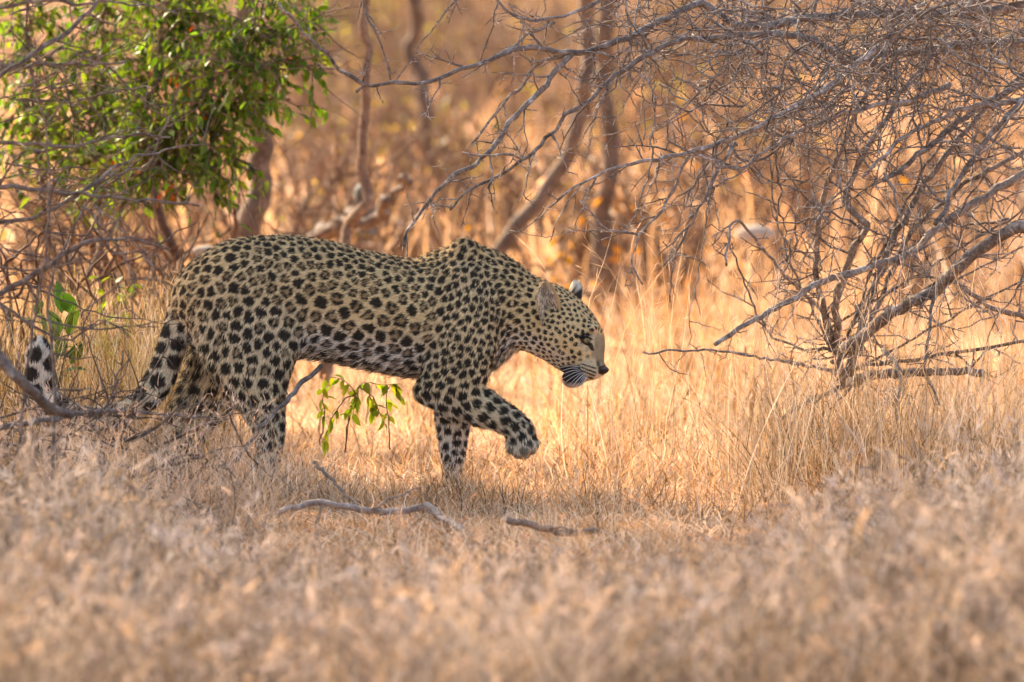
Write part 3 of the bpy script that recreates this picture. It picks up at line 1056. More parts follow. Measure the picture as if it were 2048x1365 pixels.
# ---- the big thorn bush on the right
tb_r = np.random.default_rng(21)
BASE = P(1690, 770, 0.9)
BASE[2] = 0
bush = empty('thorn_bush', BASE, 'tangled leafless grey thorn bush arching over the leopard from the right', 'bush')
main = [  # photo points (px, py, Y), radius start -> end (m), twig spacing, twig length, droop
    ([(2110, 5, 1.0), (1980, 20, .9), (1800, 28, .8), (1638, 34, .7), (1553, 46, .6), (1485, 52, .55), (1427, 22, .5), (1400, 8, .5), (1348, 29, .4), (1319, 44, .4), (1230, 85, .3), (1148, 109, .25), (1089, 98, .2), (1039, 98, .15), (988, 116, .1), (909, 147, .05), (841, 167, 0), (786, 166, 0), (731, 174, 0), (711, 186, 0)], .017, .005, .048, (.06, .30), .03),
    ([(736, 172, 0), (690, 147, -.02), (668, 124, -.04), (640, 95, -.05), (600, 52, -.08), (556, 2, -.1)], .0065, .0045, .09, (.03, .12), .0),
    ([(1142, 111, .25), (1094, 167, .2), (1073, 195, .18), (1039, 225, .14), (988, 290, .1), (957, 325, .06), (909, 355, .03), (872, 379, 0), (854, 407, 0), (817, 461, 0), (808, 492, 0)], .0095, .005, .045, (.05, .26), .03),
    ([(1148, 108, .25), (1077, 128, .3), (1046, 171, .3), (1012, 202, .3), (971, 250, .3), (940, 292, .3)], .007, .004, .05, (.05, .2), .03),
    ([(2100, 92, 1.1), (1990, 86, 1.0), (1792, 106, .8), (1724, 116, .7), (1686, 123, .65), (1666, 102, .6), (1632, 84, .6), (1594, 73, .55), (1539, 70, .5), (1485, 72, .45), (1409, 80, .4), (1370, 75, .35), (1319, 99, .3), (1271, 126, .25), (1217, 161, .2), (1176, 202, .15), (1125, 239, .1), (1087, 280, .1), (1049, 318, .05), (995, 352, .05), (943, 379, .0), (900, 420, 0)], .0155, .004, .042, (.06, .30), .03),
    ([(1049, 318, .05), (1015, 308, .0), (970, 312, 0), (925, 305, 0)], .0045, .0025, .06, (.03, .1), .02),
    ([(1760, 95, .5), (1710, 126, .45), (1673, 164, .4), (1621, 198, .3), (1570, 225, .25), (1519, 256, .2), (1450, 280, .12), (1382, 304, .08), (1340, 312, .05), (1302, 318, .0), (1217, 342, -.05), (1165, 366, -.05), (1114, 400, -.05)], .0125, .0035, .042, (.06, .28), .035),
    ([(1900, 170, .7), (1820, 202, .6), (1758, 212, .5), (1656, 239, .35), (1604, 260, .3), (1553, 287, .2), (1512, 318, .15), (1485, 335, .1), (1433, 328, .05), (1406, 311, .0)], .0095, .004, .042, (.06, .26), .035),
    ([(1470, 285, .1), (1430, 350, .05), (1395, 425, .0), (1370, 470, 0), (1345, 530, 0), (1340, 606, 0)], .0055, .0022, .055, (.04, .16), .04),
    ([(1382, 304, .08), (1330, 410, .05), (1278, 470, .02), (1262, 525, 0), (1285, 570, 0)], .0055, .0025, .055, (.04, .15), .03),
    ([(1278, 470, .02), (1215, 458, 0), (1185, 430, 0), (1160, 400, 0)], .004, .002, .06, (.03, .12), .03),
    ([(1690, 770, .9), (1676, 700, .85), (1672, 600, .75), (1690, 549, .7), (1710, 491, .65), (1734, 450, .6), (1690, 400, .6), (1724, 314, .6), (1758, 260, .6), (1800, 190, .65), (1854, 130, .7), (1920, 40, .8), (1960, -40, .9)], .0125, .007, .055, (.08, .34), .02),
    ([(1690, 770, .9), (1655, 650, .8), (1635, 563, .7), (1632, 501, .65), (1640, 430, .6), (1668, 330, .5), (1725, 200, .45), (1780, 90, .5), (1830, -40, .55)], .0105, .006, .055, (.08, .34), .02),
    ([(1690, 696, .5), (1707, 686, .45), (1758, 648, .4), (1802, 614, .35), (1840, 597, .3), (1871, 580, .3), (1895, 556, .25), (1943, 515, .2), (1997, 474, .15), (2048, 450, .1), (2130, 415, .1)], .0175, .0195, .075, (.08, .3), .01),
    ([(1430, 689, .1), (1498, 648, .2), (1539, 624, .3), (1594, 594, .4), (1645, 563, .5), (1751, 532, .6), (1826, 501, .7), (1900, 440, .8), (2070, 330, .9)], .0075, .014, .06, (.06, .26), .02),
    ([(1285, 704, .0), (1348, 703, .05), (1430, 702, .1), (1500, 712, .2), (1580, 726, .4), (1680, 745, .8)], .0028, .0055, .05, (.03, .12), .0),
    ([(1690, 765, .9), (1655, 640, .8), (1610, 590, .6), (1565, 545, .4), (1520, 490, .3), (1470, 440, .2), (1452, 520, .1), (1453, 534, .1)], .0075, .0035, .05, (.05, .2), .03),
    ([(1690, 760, .9), (1725, 640, .9), (1770, 520, .9), (1830, 400, .9), (1900, 300, .9), (1990, 200, 1.0), (2090, 110, 1.1)], .0110, .008, .055, (.08, .32), .02),
    ([(1700, 740, .9), (1760, 600, 1.0), (1820, 470, 1.05), (1890, 400, 1.1), (1960, 350, 1.1), (2080, 290, 1.2)], .0095, .007, .055, (.08, .30), .02),
    ([(1765, 362, .3), (1800, 340, .35), (1850, 300, .4), (1900, 258, .5), (1960, 215, .6), (2080, 150, .7)], .0075, .0115, .055, (.06, .28), .02),
    ([(1870, 448, .3), (1890, 420, .35), (1910, 370, .4), (1950, 315, .45), (2000, 250, .5), (2070, 170, .6)], .0075, .0095, .06, (.06, .26), .02),
    ([(1725, 355, .25), (1780, 300, .3), (1830, 262, .4), (1930, 220, .5), (2080, 195, .6)], .005, .009, .05, (.06, .28), .02),
    ([(1560, 840, .6), (1598, 815, .7), (1650, 792, .8), (1690, 770, .9)], .005, .010, .09, (.03, .12), .0),
    ([(1765, 700, .3), (1800, 745, .2), (1795, 800, .1), (1800, 830, .1)], .007, .004, .07, (.03, .12), .0),
    ([(1870, 590, .3), (1860, 660, .2), (1850, 740, .15), (1880, 810, .1)], .006, .003, .06, (.04, .14), .0),
    ([(1900, 560, .3), (1980, 610, .4), (2060, 640, .5)], .006, .009, .07, (.05, .2), .0),
    ([(1250, -10, .2), (1262, 60, .2), (1290, 130, .2), (1310, 220, .2), (1300, 300, .2)], .0045, .002, .05, (.04, .18), .03),
    ([(985, -8, .1), (1020, 25, .1), (1045, 40, .1), (1110, 35, .15), (1160, 20, .2), (1250, -20, .3)], .0035, .006, .045, (.05, .22), .03),
    ([(722, -10, 0), (738, 40, 0), (755, 75, 0), (770, 120, 0), (780, 160, 0)], .004, .0022, .06, (.03, .13), .03),
    ([(1110, 45, .2), (1060, 65, .2), (1025, 92, .15), (990, 110, .1)], .005, .003, .05, (.05, .18), .03),
    ([(920, -8, .1), (890, 30, .1), (850, 80, .1), (835, 110, .1)], .004, .002, .05, (.03, .12), .03),
]
twigs, thorns = Tubes(4), Tubes(3)
for k, (pts, r0, r1, every, Lr, drop) in enumerate(main):
    q = np.array([P(*p) for p in pts])
    L = np.linalg.norm(np.diff(q, axis=0), axis=1).sum()
    n = int(np.clip(L / 0.022, 10, 140))
    path = wob(q, n, 0.0030, tb_r)
    rr = np.linspace(r0, r1, n) * (1 + 0.10 * vnoise(path, 30, 50 + k))
    tb = Tubes(8)
    tb.add(path, rr, np.array((1, .97, .94)) * tb_r.uniform(.75, 1.2))
    link('branch', tb.mesh('branch', M_THORN), bush)
    grow_twigs(twigs, thorns, path, r0, tb_r, every, Lr, drop, 0.42, -0.15, 2)
# more stems fanning out of the base
for k in range(8):
    a_ = tb_r.uniform(.15, 1.25)
    p0 = P(tb_r.uniform(1650, 1720), tb_r.uniform(640, 770), tb_r.uniform(.5, 1.0))
    L = tb_r.uniform(.7, 1.3)
    d = np.array([math.cos(a_) * (1 if k % 4 else -.35), tb_r.normal(0, .3), math.sin(a_)])
    path = wob(catmull([p0, p0 + d * L * .5 + tb_r.normal(0, .03, 3), p0 + d * L + np.array([.10, 0, .02])], 40), 40, .0035, tb_r)
    r0 = tb_r.uniform(.004, .0075)
    tb = Tubes(7)
    tb.add(path, np.linspace(r0, r0 * .55, 40), np.array((1, .92, .84)) * tb_r.uniform(.5, .95))
    link('branch', tb.mesh('branch', M_THORN), bush)
    grow_twigs(twigs, thorns, path, r0, tb_r, .065, (.06, .28), .02, .42, -.05, 2)
# finer interlaced growth filling the bush
for k in range(165):
    px = tb_r.uniform(1260, 2120)
    py = 470 * tb_r.random() ** 1.25 - 40 + max(0, (px - 1650)) * 0.25 * tb_r.random()
    if px < 1500 and py > 330:
        continue
    p = P(px, py, tb_r.uniform(.1, 1.3))
    d = np.array([tb_r.normal(-.4, .8), tb_r.normal(0, .45), tb_r.normal(-.25, .75)])
    L = tb_r.uniform(.18, .60)
    z = resample(zig(p, d, L, tb_r, .35, .02, .03), 18)
    r0 = tb_r.uniform(.0022, .0048)
    twigs.add(z, np.linspace(r0, .0012, 18), np.array((1, 1, 1)) * tb_r.uniform(.65, 1.15))
    grow_twigs(twigs, thorns, z, r0, tb_r, .06, (.05, .2), .03, .4, -.1, 1)
for k in range(110):
    p = P(tb_r.uniform(1480, 2110), 260 * tb_r.random() ** 1.2 - 40, tb_r.uniform(.0, 1.2))
    d = np.array([tb_r.normal(-.5, .7), tb_r.normal(0, .45), tb_r.normal(-.1, .6)])
    z = zig(p, d, tb_r.uniform(.2, .6), tb_r, .3, .02)
    twigs.add(z, [tb_r.uniform(.0022, .0055), .0012], np.array((1, .95, .9)) * tb_r.uniform(.45, 1.0))
    grow_twigs(twigs, thorns, z, .004, tb_r, .07, (.05, .2), .03, .4, -.1, 1)
link('twigs', twigs.mesh('twigs', M_THORN), bush, kind='stuff')
link('thorns', thorns.mesh('thorns', M_THORN), bush, kind='stuff')

# ---- dead log lying under the thorn bush, sticks and logs on the ground
def stick(name, label, cat, pts, r0, r1, mat, seed, twn=0, group=None, amp=.003, bark_col=(1, 1, 1)):
    r = np.random.default_rng(seed)
    q = np.array([P(*p) for p in pts])
    L = np.linalg.norm(np.diff(q, axis=0), axis=1).sum()
    n = int(np.clip(L / 0.02, 10, 80))
    path = wob(q, n, amp, r)
    o = empty(name, path[0], label, cat, group)
    tb = Tubes(9)
    tb.add(path, np.linspace(r0, r1, n) * (1 + .13 * vnoise(path, 25, seed)), bark_col)
    link('stem', tb.mesh('stem', mat), o)
    for _ in range(twn):
        i = r.integers(2, n - 2)
        t2 = Tubes(6)
        d = unit(unit(path[i + 1] - path[i]) * .7 + r.normal(0, .7, 3) * np.array([1, .5, .6]))
        z = resample(zig(path[i], d, r.uniform(.08, .22), r), 10)
        t2.add(z, np.linspace(min(r0, r1) * .55, .0015, 10), bark_col)
        link('twig', t2.mesh('twig', mat), o)
    return o


stick('fallen_log', 'grey weathered dead log lying level at the foot of the thorn bush', 'log',
      [(1700, 764, .6), (1741, 753, .5), (1800, 747, .45), (1860, 745, .4), (1925, 743, .35), (1966, 743, .3)], .016, .0115, M_GREY, 301, 2)
stick('fallen_branch', 'pale crooked fallen branch lying in the grass below the leopard belly', 'branch',
      [(545, 1036, -1.3), (600, 1010, -1.3), (650, 1006, -1.3), (740, 1021, -1.3), (830, 1019, -1.3), (850, 1010, -1.3), (880, 1032, -1.35), (922, 1060, -1.55)], .0085, .0115, M_GREY, 302, 3, bark_col=(2.0, 1.95, 1.9))
stick('fallen_branch', 'thin forked dead twig slanting down onto the pale fallen branch', 'branch',
      [(628, 925, -.6), (660, 958, -.75), (690, 985, -.85), (722, 1012, -.95)], .0055, .004, M_GREY, 303, 3)
stick('fallen_branch', 'grey dead branch leaning up in front of the leopard hind leg', 'branch',
      [(470, 925, -.3), (513, 866, -.32), (574, 800, -.3), (610, 762, -.2), (642, 733, -.1)], .0065, .0075, M_GREY, 304, 1)
stick('fallen_log', 'short pale bark strip half buried in the shaded foreground grass', 'log',
      [(1012, 1040, -1.9), (1060, 1050, -1.9), (1120, 1066, -2.0), (1196, 1062, -2.0)], .010, .009, M_GREY, 305, 1, bark_col=(1.3, 1.1, .95))
stick('fallen_log', 'long grey fallen trunk rising to the right behind the leopard back', 'log',
      [(560, 520, 6.5), (630, 482, 6.4), (700, 452, 6.2), (750, 436, 6.1), (785, 395, 6.0), (815, 355, 5.9)], .036, .014, M_GREY, 306, 2, amp=.016, bark_col=(.8, .74, .7))
st = empty('tree_stump', P(728, 452, 6.3), 'short bluish grey broken stump standing on the fallen trunk', 'stump')
tb = Tubes(12)
pth = wob(np.array([P(731, 470, 6.3), P(735, 430, 6.3), P(727, 400, 6.3), P(722, 368, 6.3)]), 14, .004, np.random.default_rng(9))
tb.add(pth, np.array([.036, .034, .033, .033, .034, .033, .032, .031, .030, .031, .032, .031, .024, .008]), (.8, .95, 1.02))
link('trunk', tb.mesh('trunk', M_GREY), st)

# pale stones far in the grass
for (px, py, Y_, r_, lb) in ((1512, 470, 9.0, .055, 'pale boulder in the sunlit grass behind the thorn bush'), (412, 505, 4.5, .034, 'pale boulder behind the leopard rump')):
    d_, q_, v_ = ball(np.zeros(3), 1, 24, 16)
    v_ = d_ * (1 + .18 * vnoise(d_, 1.7, 61))[:, None] * np.array([r_ * 1.35, r_, r_ * .75])
    o = link('boulder', mesh_np('boulder', v_ + P(px, py, Y_), q_, None, np.tile((.40, .34, .28), (len(v_), 1)) * (1 + .15 * vnoise(d_, 6, 62))[:, None], attr_mat('pale_stone', .9, .2)),
             None, lb, 'boulder')

# ---- bare grey shrub at the left, between the camera and the leafy bush
ls_r = np.random.default_rng(33)
ls = empty('bare_shrub', np.array([P(-180, 900, -1.6)[0], -1.6, 0.0]), 'blurred bare grey shrub reaching in from the left edge in front of the leafy bush', 'bush')
lmain = [
    ([(-160, 350, -1.6), (0, 372, -1.6), (120, 386, -1.6), (300, 402, -1.6), (400, 412, -1.6)], .0085, .003, .05, (.06, .25)),
    ([(-140, 640, -1.6), (0, 585, -1.6), (85, 540, -1.6), (150, 500, -1.6), (172, 484, -1.6), (256, 477, -1.5), (340, 500, -1.5)], .0115, .003, .06, (.06, .24)),
    ([(-40, 660, -2.2), (0, 716, -2.2), (40, 764, -2.2), (99, 815, -2.1), (140, 832, -2.0)], .018, .012, .1, (.04, .16)),
    ([(-60, 870, -1.6), (0, 856, -1.6), (100, 840, -1.5), (160, 826, -1.4), (280, 822, -1.0), (420, 840, -.8)], .0085, .004, .06, (.04, .16)),
    ([(-120, 100, -1.6), (0, 128, -1.6), (102, 131, -1.6), (253, 126, -1.6)], .0065, .003, .05, (.06, .22)),
    ([(-60, 190, -1.8), (0, 150, -1.8), (120, 75, -1.7), (200, 0, -1.6), (240, -60, -1.6)], .008, .005, .05, (.06, .24)),
    ([(-120, 270, -1.5), (0, 285, -1.5), (154, 292, -1.5), (239, 273, -1.4), (340, 275, -1.3)], .0065, .0025, .05, (.06, .22)),
    ([(-100, 30, -1.6), (60, 5, -1.6), (200, 8, -1.6), (300, 12, -1.5), (360, 28, -1.5)], .006, .0025, .05, (.06, .2)),
    ([(-120, 460, -1.6), (40, 440, -1.6), (140, 400, -1.6), (240, 330, -1.5), (330, 300, -1.4), (410, 290, -1.4)], .0075, .0025, .05, (.06, .22)),
    ([(20, 1000, -1.8), (60, 700, -1.8), (92, 480, -1.8), (96, 300, -1.8), (60, 130, -1.8)], .0045, .002, .08, (.05, .2)),
    ([(105, 960, -1.6), (108, 760, -1.6), (98, 620, -1.6), (110, 540, -1.6), (160, 430, -1.6), (230, 340, -1.5)], .0055, .0025, .07, (.05, .2)),
    ([(210, 860, -.9), (225, 790, -.8), (240, 740, -.8), (245, 700, -.8)], .005, .0025, .08, (.03, .1)),
    ([(-60, 560, -1.2), (120, 680, -1.2), (200, 640, -1.2), (260, 665, -1.2)], .005, .002, .06, (.04, .14)),
]
tw2 = Tubes(4)
for k, (pts, r0, r1, every, Lr) in enumerate(lmain):
    q = np.array([P(*p) for p in pts])
    n = int(np.clip(np.linalg.norm(np.diff(q, axis=0), axis=1).sum() / .022, 10, 60))
    path = wob(q, n, .003, ls_r)
    tb = Tubes(7)
    tb.add(path, np.linspace(r0, r1, n), (1, .96, .94))
    link('branch', tb.mesh('branch', M_GREY), ls)
    grow_twigs(tw2, None, path, r0, ls_r, every * 1.3, Lr, .0, 0, .1, 2, (.95, .9, .88))
for k in range(42):
    p = P(ls_r.uniform(-120, 230), ls_r.uniform(-20, 640), ls_r.uniform(-2.0, -1.0))
    z = resample(zig(p, np.array([1.0, ls_r.normal(0, .4), ls_r.normal(.1, .55)]), ls_r.uniform(.2, .5), ls_r, .2, 0, .035), 14)
    tw2.add(z, np.linspace(ls_r.uniform(.002, .004), .001, 14), np.array((.95, .9, .88)) * ls_r.uniform(.7, 1.2))
    grow_twigs(tw2, None, z, .003, ls_r, .05, (.04, .16), 0, 0, .1, 1, (.9, .86, .84))
link('twigs', tw2.mesh('twigs', M_GREY), ls, kind='stuff')


lt_r = np.random.default_rng(39)
lo_ = empty('brush_tangle', np.array([P(120, 900, -.9)[0], -.9, 0.0]), 'low tangle of dead grey brush lying over the leopard tail at the lower left', 'brush')
tw3 = Tubes(4)
for k in range(26):
    p = P(lt_r.uniform(-60, 330), lt_r.uniform(830, 980), lt_r.uniform(-1.5, -.4))
    p[2] = max(p[2], .01)
    d = np.array([lt_r.normal(0, 1), lt_r.normal(0, .4), abs(lt_r.normal(.1, .45))])
    z = zig(p, d, lt_r.uniform(.18, .5), lt_r, .25, .0, .04)
    if k < 12:
        tb = Tubes(6)
        tb.add(z, [lt_r.uniform(.004, .007), .0018], np.array((.9, .84, .8)) * lt_r.uniform(.6, 1.1))
        link('branch', tb.mesh('branch', M_GREY), lo_)
    else:
        tw3.add(z, [.0035, .0014], np.array((.9, .84, .8)) * lt_r.uniform(.5, 1.1))
    grow_twigs(tw3, None, z, .004, lt_r, .05, (.05, .2), 0, 0, .15, 2, (.8, .72, .67))
link('twigs', tw3.mesh('twigs', M_GREY), lo_, kind='stuff')

# ------------------------------------------------------------------ leaves
def leaf_geo(n_=5, W=0.3):
    """one leaf along +x, unit length: folded blade"""
    t = np.linspace(0, 1, n_)
    wd = W * np.sin(math.pi * np.clip(t * .93 + .07, 0, 1)) ** .8
    wd[-1] = .004
    wd[0] = .02
    vs = []
    for a, b_ in zip(t, wd):
        z = -0.22 * a * a
        vs += [(a, -b_, z + .30 * b_), (a, 0, z), (a, b_, z + .30 * b_)]
    qs = []
    for i in range(n_ - 1):
        o = i * 3
        qs += [(o, o + 3, o + 4, o + 1), (o + 1, o + 4, o + 5, o + 2)]
    return np.array(vs), np.array(qs)


LV, LQ = leaf_geo(5, .20)


def frames(d, r):
    d = unit(d)
    up = np.tile(np.array([0, 0, 1.0]), (len(d), 1)) + r.normal(0, .45, (len(d), 3))
    y = unit(np.cross(up, d))
    z = np.cross(d, y)
    return d, y, z


def place_leaves(name, parent, pos, d, size, cols, mat, r, n_parts, geo=(LV, LQ)):
    """the nearest N_PARTS leaves as objects of their own (shared mesh data), the rest as one mesh"""
    V, Q = geo
    x, y, z = frames(d, r)
    if n_parts:
        variants = []
        for k in range(6):
            c = cols[r.integers(0, len(cols))]
            variants.append(mesh_np('leaf', V * np.array([1, r.uniform(.8, 1.25), r.uniform(.5, 1.6)]), Q, None, np.tile(c, (len(V), 1)), mat))
        from mathutils import Matrix
        inv = parent.matrix_world.inverted()
        for i in range(n_parts):
            M = Matrix(((x[i][0] * size[i], y[i][0] * size[i], z[i][0] * size[i], pos[i][0]), (x[i][1] * size[i], y[i][1] * size[i], z[i][1] * size[i], pos[i][1]),
                        (x[i][2] * size[i], y[i][2] * size[i], z[i][2] * size[i], pos[i][2]), (0, 0, 0, 1)))
            o = bpy.data.objects.new('leaf', variants[i % 6])
            col.objects.link(o)
            o.parent = parent
            o.matrix_parent_inverse = inv
            o.matrix_basis = M
    a = slice(n_parts, None)
    if len(pos[a]) == 0:
        return
    P_, x, y, z, s = pos[a], x[a], y[a], z[a], size[a]
    v = P_[:, None] + s[:, None, None] * (V[None, :, 0:1] * x[:, None] + V[None, :, 1:2] * y[:, None] * r.uniform(.8, 1.3, (len(P_), 1, 1)) + V[None, :, 2:3] * z[:, None])
    q = (np.arange(len(P_)) * len(V))[:, None, None] + Q[None]
    link(name, mesh_np(name, v.reshape(-1, 3), q.reshape(-1, 4), None, np.repeat(cols[a][:, None], len(V), 1), mat), parent, kind='stuff')


# ---- leafy green bush, upper left
gb_r = np.random.default_rng(44)
GBY = 2.4
gb = empty('leafy_bush', np.array([P(150, 800, GBY)[0], GBY, 0]), 'backlit green leafy bush with a few red leaves at the upper left', 'bush')
gst = [
    ([(110, 835, GBY), (150, 640, GBY), (185, 535, GBY), (219, 474, GBY), (246, 410, GBY), (266, 342, GBY), (278, 290, GBY), (280, 239, GBY), (294, 215, GBY), (308, 164, GBY), (318, 92, GBY), (326, 40, GBY), (330, -60, GBY)], .013, .006),
    ([(270, 345, GBY), (290, 287, 2.3), (321, 263, 2.3), (362, 226, 2.2), (403, 191, 2.2), (440, 150, 2.2), (490, 90, 2.2), (520, 20, 2.2), (540, -60, 2.2)], .0085, .004),
    ([(262, 380, GBY), (280, 362, 2.3), (307, 331, 2.3), (348, 284, 2.3), (390, 248, 2.3), (400, 228, 2.3), (440, 205, 2.3), (520, 190, 2.2), (580, 200, 2.2)], .007, .003),
    ([(150, 700, GBY), (120, 560, 2.8), (90, 420, 2.9), (70, 250, 3.0), (60, 100, 3.0), (50, -50, 3.0)], .009, .004),
    ([(200, 500, GBY), (190, 380, 2.7), (180, 250, 2.8), (200, 120, 2.8), (220, -50, 2.8)], .008, .004),
    ([(322, 80, GBY), (360, 40, 2.5), (400, 0, 2.5), (420, -60, 2.5)], .006, .003),
    ([(308, 180, GBY), (340, 120, 2.6), (350, 50, 2.6), (340, -50, 2.6)], .005, .003),
    ([(440, 150, 2.2), (520, 130, 2.1), (600, 130, 2.1), (640, 150, 2.1)], .005, .002),
    ([(490, 90, 2.2), (560, 60, 2.2), (620, 40, 2.2), (670, 20, 2.2)], .005, .002),
    ([(400, 235, 2.3), (440, 290, 2.3), (480, 330, 2.3), (510, 340, 2.3)], .004, .002),
    ([(280, 330, GBY), (340, 340, 2.3), (400, 345, 2.3), (450, 350, 2.3)], .004, .002),
]
gtw = Tubes(4)
lp, ld = [], []
for k, (pts, r0, r1) in enumerate(gst):
    q = np.array([P(*p) for p in pts])
    n = int(np.clip(np.linalg.norm(np.diff(q, axis=0), axis=1).sum() / .025, 10, 60))
    path = wob(q, n, .003, gb_r)
    tb = Tubes(7)
    tb.add(path, np.linspace(r0, r1, n), (1, 1, 1))
    link('stem', tb.mesh('stem', M_STEM), gb)
    j0 = int(n * (.42 if k == 0 else (.28 if k in (3, 4) else .12)))
    for rep_ in range(int((n - j0) * (5.0 if k in (3, 4) else 3.2))):
        j = gb_r.integers(j0, n - 1)
        d = unit(gb_r.normal(0, 1, 3) * np.array([1, .8, .7]) + np.array([.15, 0, .15]))
        L = gb_r.uniform(.10, .36)
        z = catmull(zig(path[j], d, L, gb_r, .18, .06, .04), 8)
        gtw.add(z, np.linspace(.0028, .0009, 8), (1, 1, 1))
        for t in np.arange(.15, 1.0, .026 / L):
            f = t * 7
            i = min(int(f), 6)
            p = z[i] * (1 - f + i) + z[i + 1] * (f - i)
            dd = unit(z[i + 1] - z[i]) * .5 + unit(gb_r.normal(0, 1, 3)) * .8 + np.array([0, 0, -.55])
            lp.append(p)
            ld.append(dd)
link('twigs', gtw.mesh('twigs', M_STEM), gb, kind='stuff')
lp, ld = np.array(lp), np.array(ld)
lx, ly = project(lp)
keep = (ly < 380 + 45 * gb_r.normal(0, 1, len(lp))) & (lx < 655)
keep &= ~((lx > 540) & (ly > 255)) & ~((lx < 130) & (ly > 330) & (gb_r.random(len(lp)) < .7))
lp, ld, ly = lp[keep], ld[keep], ly[keep]
order = np.argsort(lp[:, 1] + 10 * (ly < 0))
lp, ld = lp[order], ld[order]
n = len(lp)
lc = np.array([0.085, 0.168, 0.026]) * gb_r.uniform(.4, 1.6, (n, 1)) * np.stack([gb_r.uniform(.8, 1.45, n), np.ones(n), gb_r.uniform(.6, 1.2, n)], 1)
red = gb_r.random(n) < .002
lc[red] = np.array([.50, .075, .02])
place_leaves('foliage', gb, lp, ld, gb_r.uniform(.022, .052, n), lc, M_LEAF, gb_r, 300)
redp = [(340, 145, 2.3), (362, 140, 2.3), (370, 170, 2.3), (376, 188, 2.3), (355, 150, 2.3), (302, 135, 2.3), (335, 372, 2.3), (330, 378, 2.3), (342, 388, 2.3), (338, 365, 2.3), (290, 318, 2.3), (285, 330, 2.3), (410, 215, 2.3), (325, 385, 2.3), (346, 375, 2.3), (366, 182, 2.3), (380, 192, 2.3)]
rp = np.array([P(*p) for p in redp])
rs = gb_r.uniform(.034, .06, len(rp))
vv, qq = [], []
x, y, z = frames(np.tile([.1, -.1, -1.0], (len(rp), 1)) + gb_r.normal(0, .4, (len(rp), 3)), gb_r)
rc = []
from mathutils import Matrix
mred = mesh_np('leaf', LV * np.array([1, 1.0, 1]), LQ, None, np.tile((.42, .10, .035), (len(LV), 1)), M_LEAF)
for i in range(len(rp)):
    o = bpy.data.objects.new('leaf', mred)
    col.objects.link(o)
    o.parent = gb
    o.matrix_parent_inverse = gb.matrix_world.inverted()
    o.matrix_basis = Matrix(((x[i][0] * rs[i], y[i][0] * rs[i], z[i][0] * rs[i], rp[i][0]), (x[i][1] * rs[i], y[i][1] * rs[i], z[i][1] * rs[i], rp[i][1]), (x[i][2] * rs[i], y[i][2] * rs[i], z[i][2] * rs[i], rp[i][2]), (0, 0, 0, 1)))
    o['label'] = 'red dying leaf'


# ---- small green plants
def sprout(name, label, stems, spacing, size, colr, seed, Wd=.24, rr=.0025, droop=-.5, tmin=.35, yj=.05):
    r = np.random.default_rng(seed)
    base = P(*stems[0][0])
    base[2] = 0
    o = empty(name, base, label, 'plant', 'small green plants in the dry grass')
    pos, ds = [], []
    for pts in stems:
        q = np.array([P(*p) for p in pts])
        L = np.linalg.norm(np.diff(q, axis=0), axis=1).sum()
        path = wob(q, 16, .0018, r)
        tb = Tubes(6)
        tb.add(path, np.linspace(rr, .001, 16), (1, .9, .8))
        link('stem', tb.mesh('stem', M_STEM), o)
        for t in np.arange(tmin, 1.0, spacing / L):
            f = t * 15
            i = min(int(f), 14)
            p = path[i] * (1 - f + i) + path[i + 1] * (f - i)
            d = unit(path[i + 1] - path[i]) * .45 + unit(r.normal(0, 1, 3) * np.array([1, .8, .7])) * .8 + np.array([0, 0, droop])
            pos.append(p)
            ds.append(d)
    pos, ds = np.array(pos), np.array(ds)
    n = len(pos)
    cc = np.array(colr) * r.uniform(.7, 1.4, (n, 1)) * np.stack([r.uniform(.8, 1.4, n), np.ones(n), r.uniform(.7, 1.2, n)], 1)
    place_leaves('foliage', o, pos, ds, r.uniform(*size, n), cc, M_LEAF, r, n, leaf_geo(5, Wd))
    return o


sprout('leafy_sprout', 'small bright green leafy sprout drooping under the leopard belly', [
    [(690, 905, .3), (700, 830, .3), (716, 780, .3), (730, 765, .3), (760, 770, .3), (800, 768, .3)],
    [(690, 905, .3), (695, 850, .3), (712, 790, .3), (690, 762, .28), (660, 755, .28)],
    [(716, 775, .3), (740, 790, .28), (755, 815, .28), (770, 850, .28)],
    [(712, 790, .3), (690, 800, .27), (668, 830, .27), (655, 865, .27), (650, 885, .27)],
    [(716, 775, .3), (712, 800, .27), (705, 830, .27)],
    [(640, 890, .3), (648, 840, .3), (645, 790, .3), (652, 760, .3)],
    [(780, 900, .3), (778, 850, .3), (772, 790, .3), (790, 770, .3), (800, 800, .3)],
    [(730, 765, .3), (740, 800, .29), (748, 830, .29)]], .0105, (.022, .050), (.155, .235, .022), 71, .20, .0026, -.75, .40)
sprout('leafy_sprout', 'dark broad leaved green plant in tall grass above the leopard tail tip', [
    [(110, 830, .5), (112, 720, .5), (118, 660, .5), (125, 610, .5)],
    [(110, 830, .5), (100, 700, .5), (85, 650, .5), (60, 615, .5)],
    [(110, 830, .5), (130, 710, .5), (140, 660, .5), (150, 620, .5)],
    [(110, 830, .5), (120, 760, .5), (135, 735, .5), (150, 725, .5)]], .035, (.06, .10), (.045, .095, .02), 72, .24, .003, .5, .5)
sprout('leafy_sprout', 'light green small leaved seedling between tall grass and leopard rump', [
    [(190, 820, 1.2), (195, 680, 1.2), (205, 600, 1.2), (195, 550, 1.2)],
    [(200, 820, 1.2), (215, 690, 1.2), (230, 620, 1.2), (262, 570, 1.2), (285, 580, 1.2)],
    [(200, 820, 1.2), (220, 700, 1.2), (245, 640, 1.2), (250, 600, 1.2), (225, 560, 1.2)],
    [(205, 820, 1.2), (225, 720, 1.2), (255, 660, 1.2), (270, 640, 1.2)]], .020, (.025, .045), (.15, .22, .03), 73, .30, .002, .0, .4)

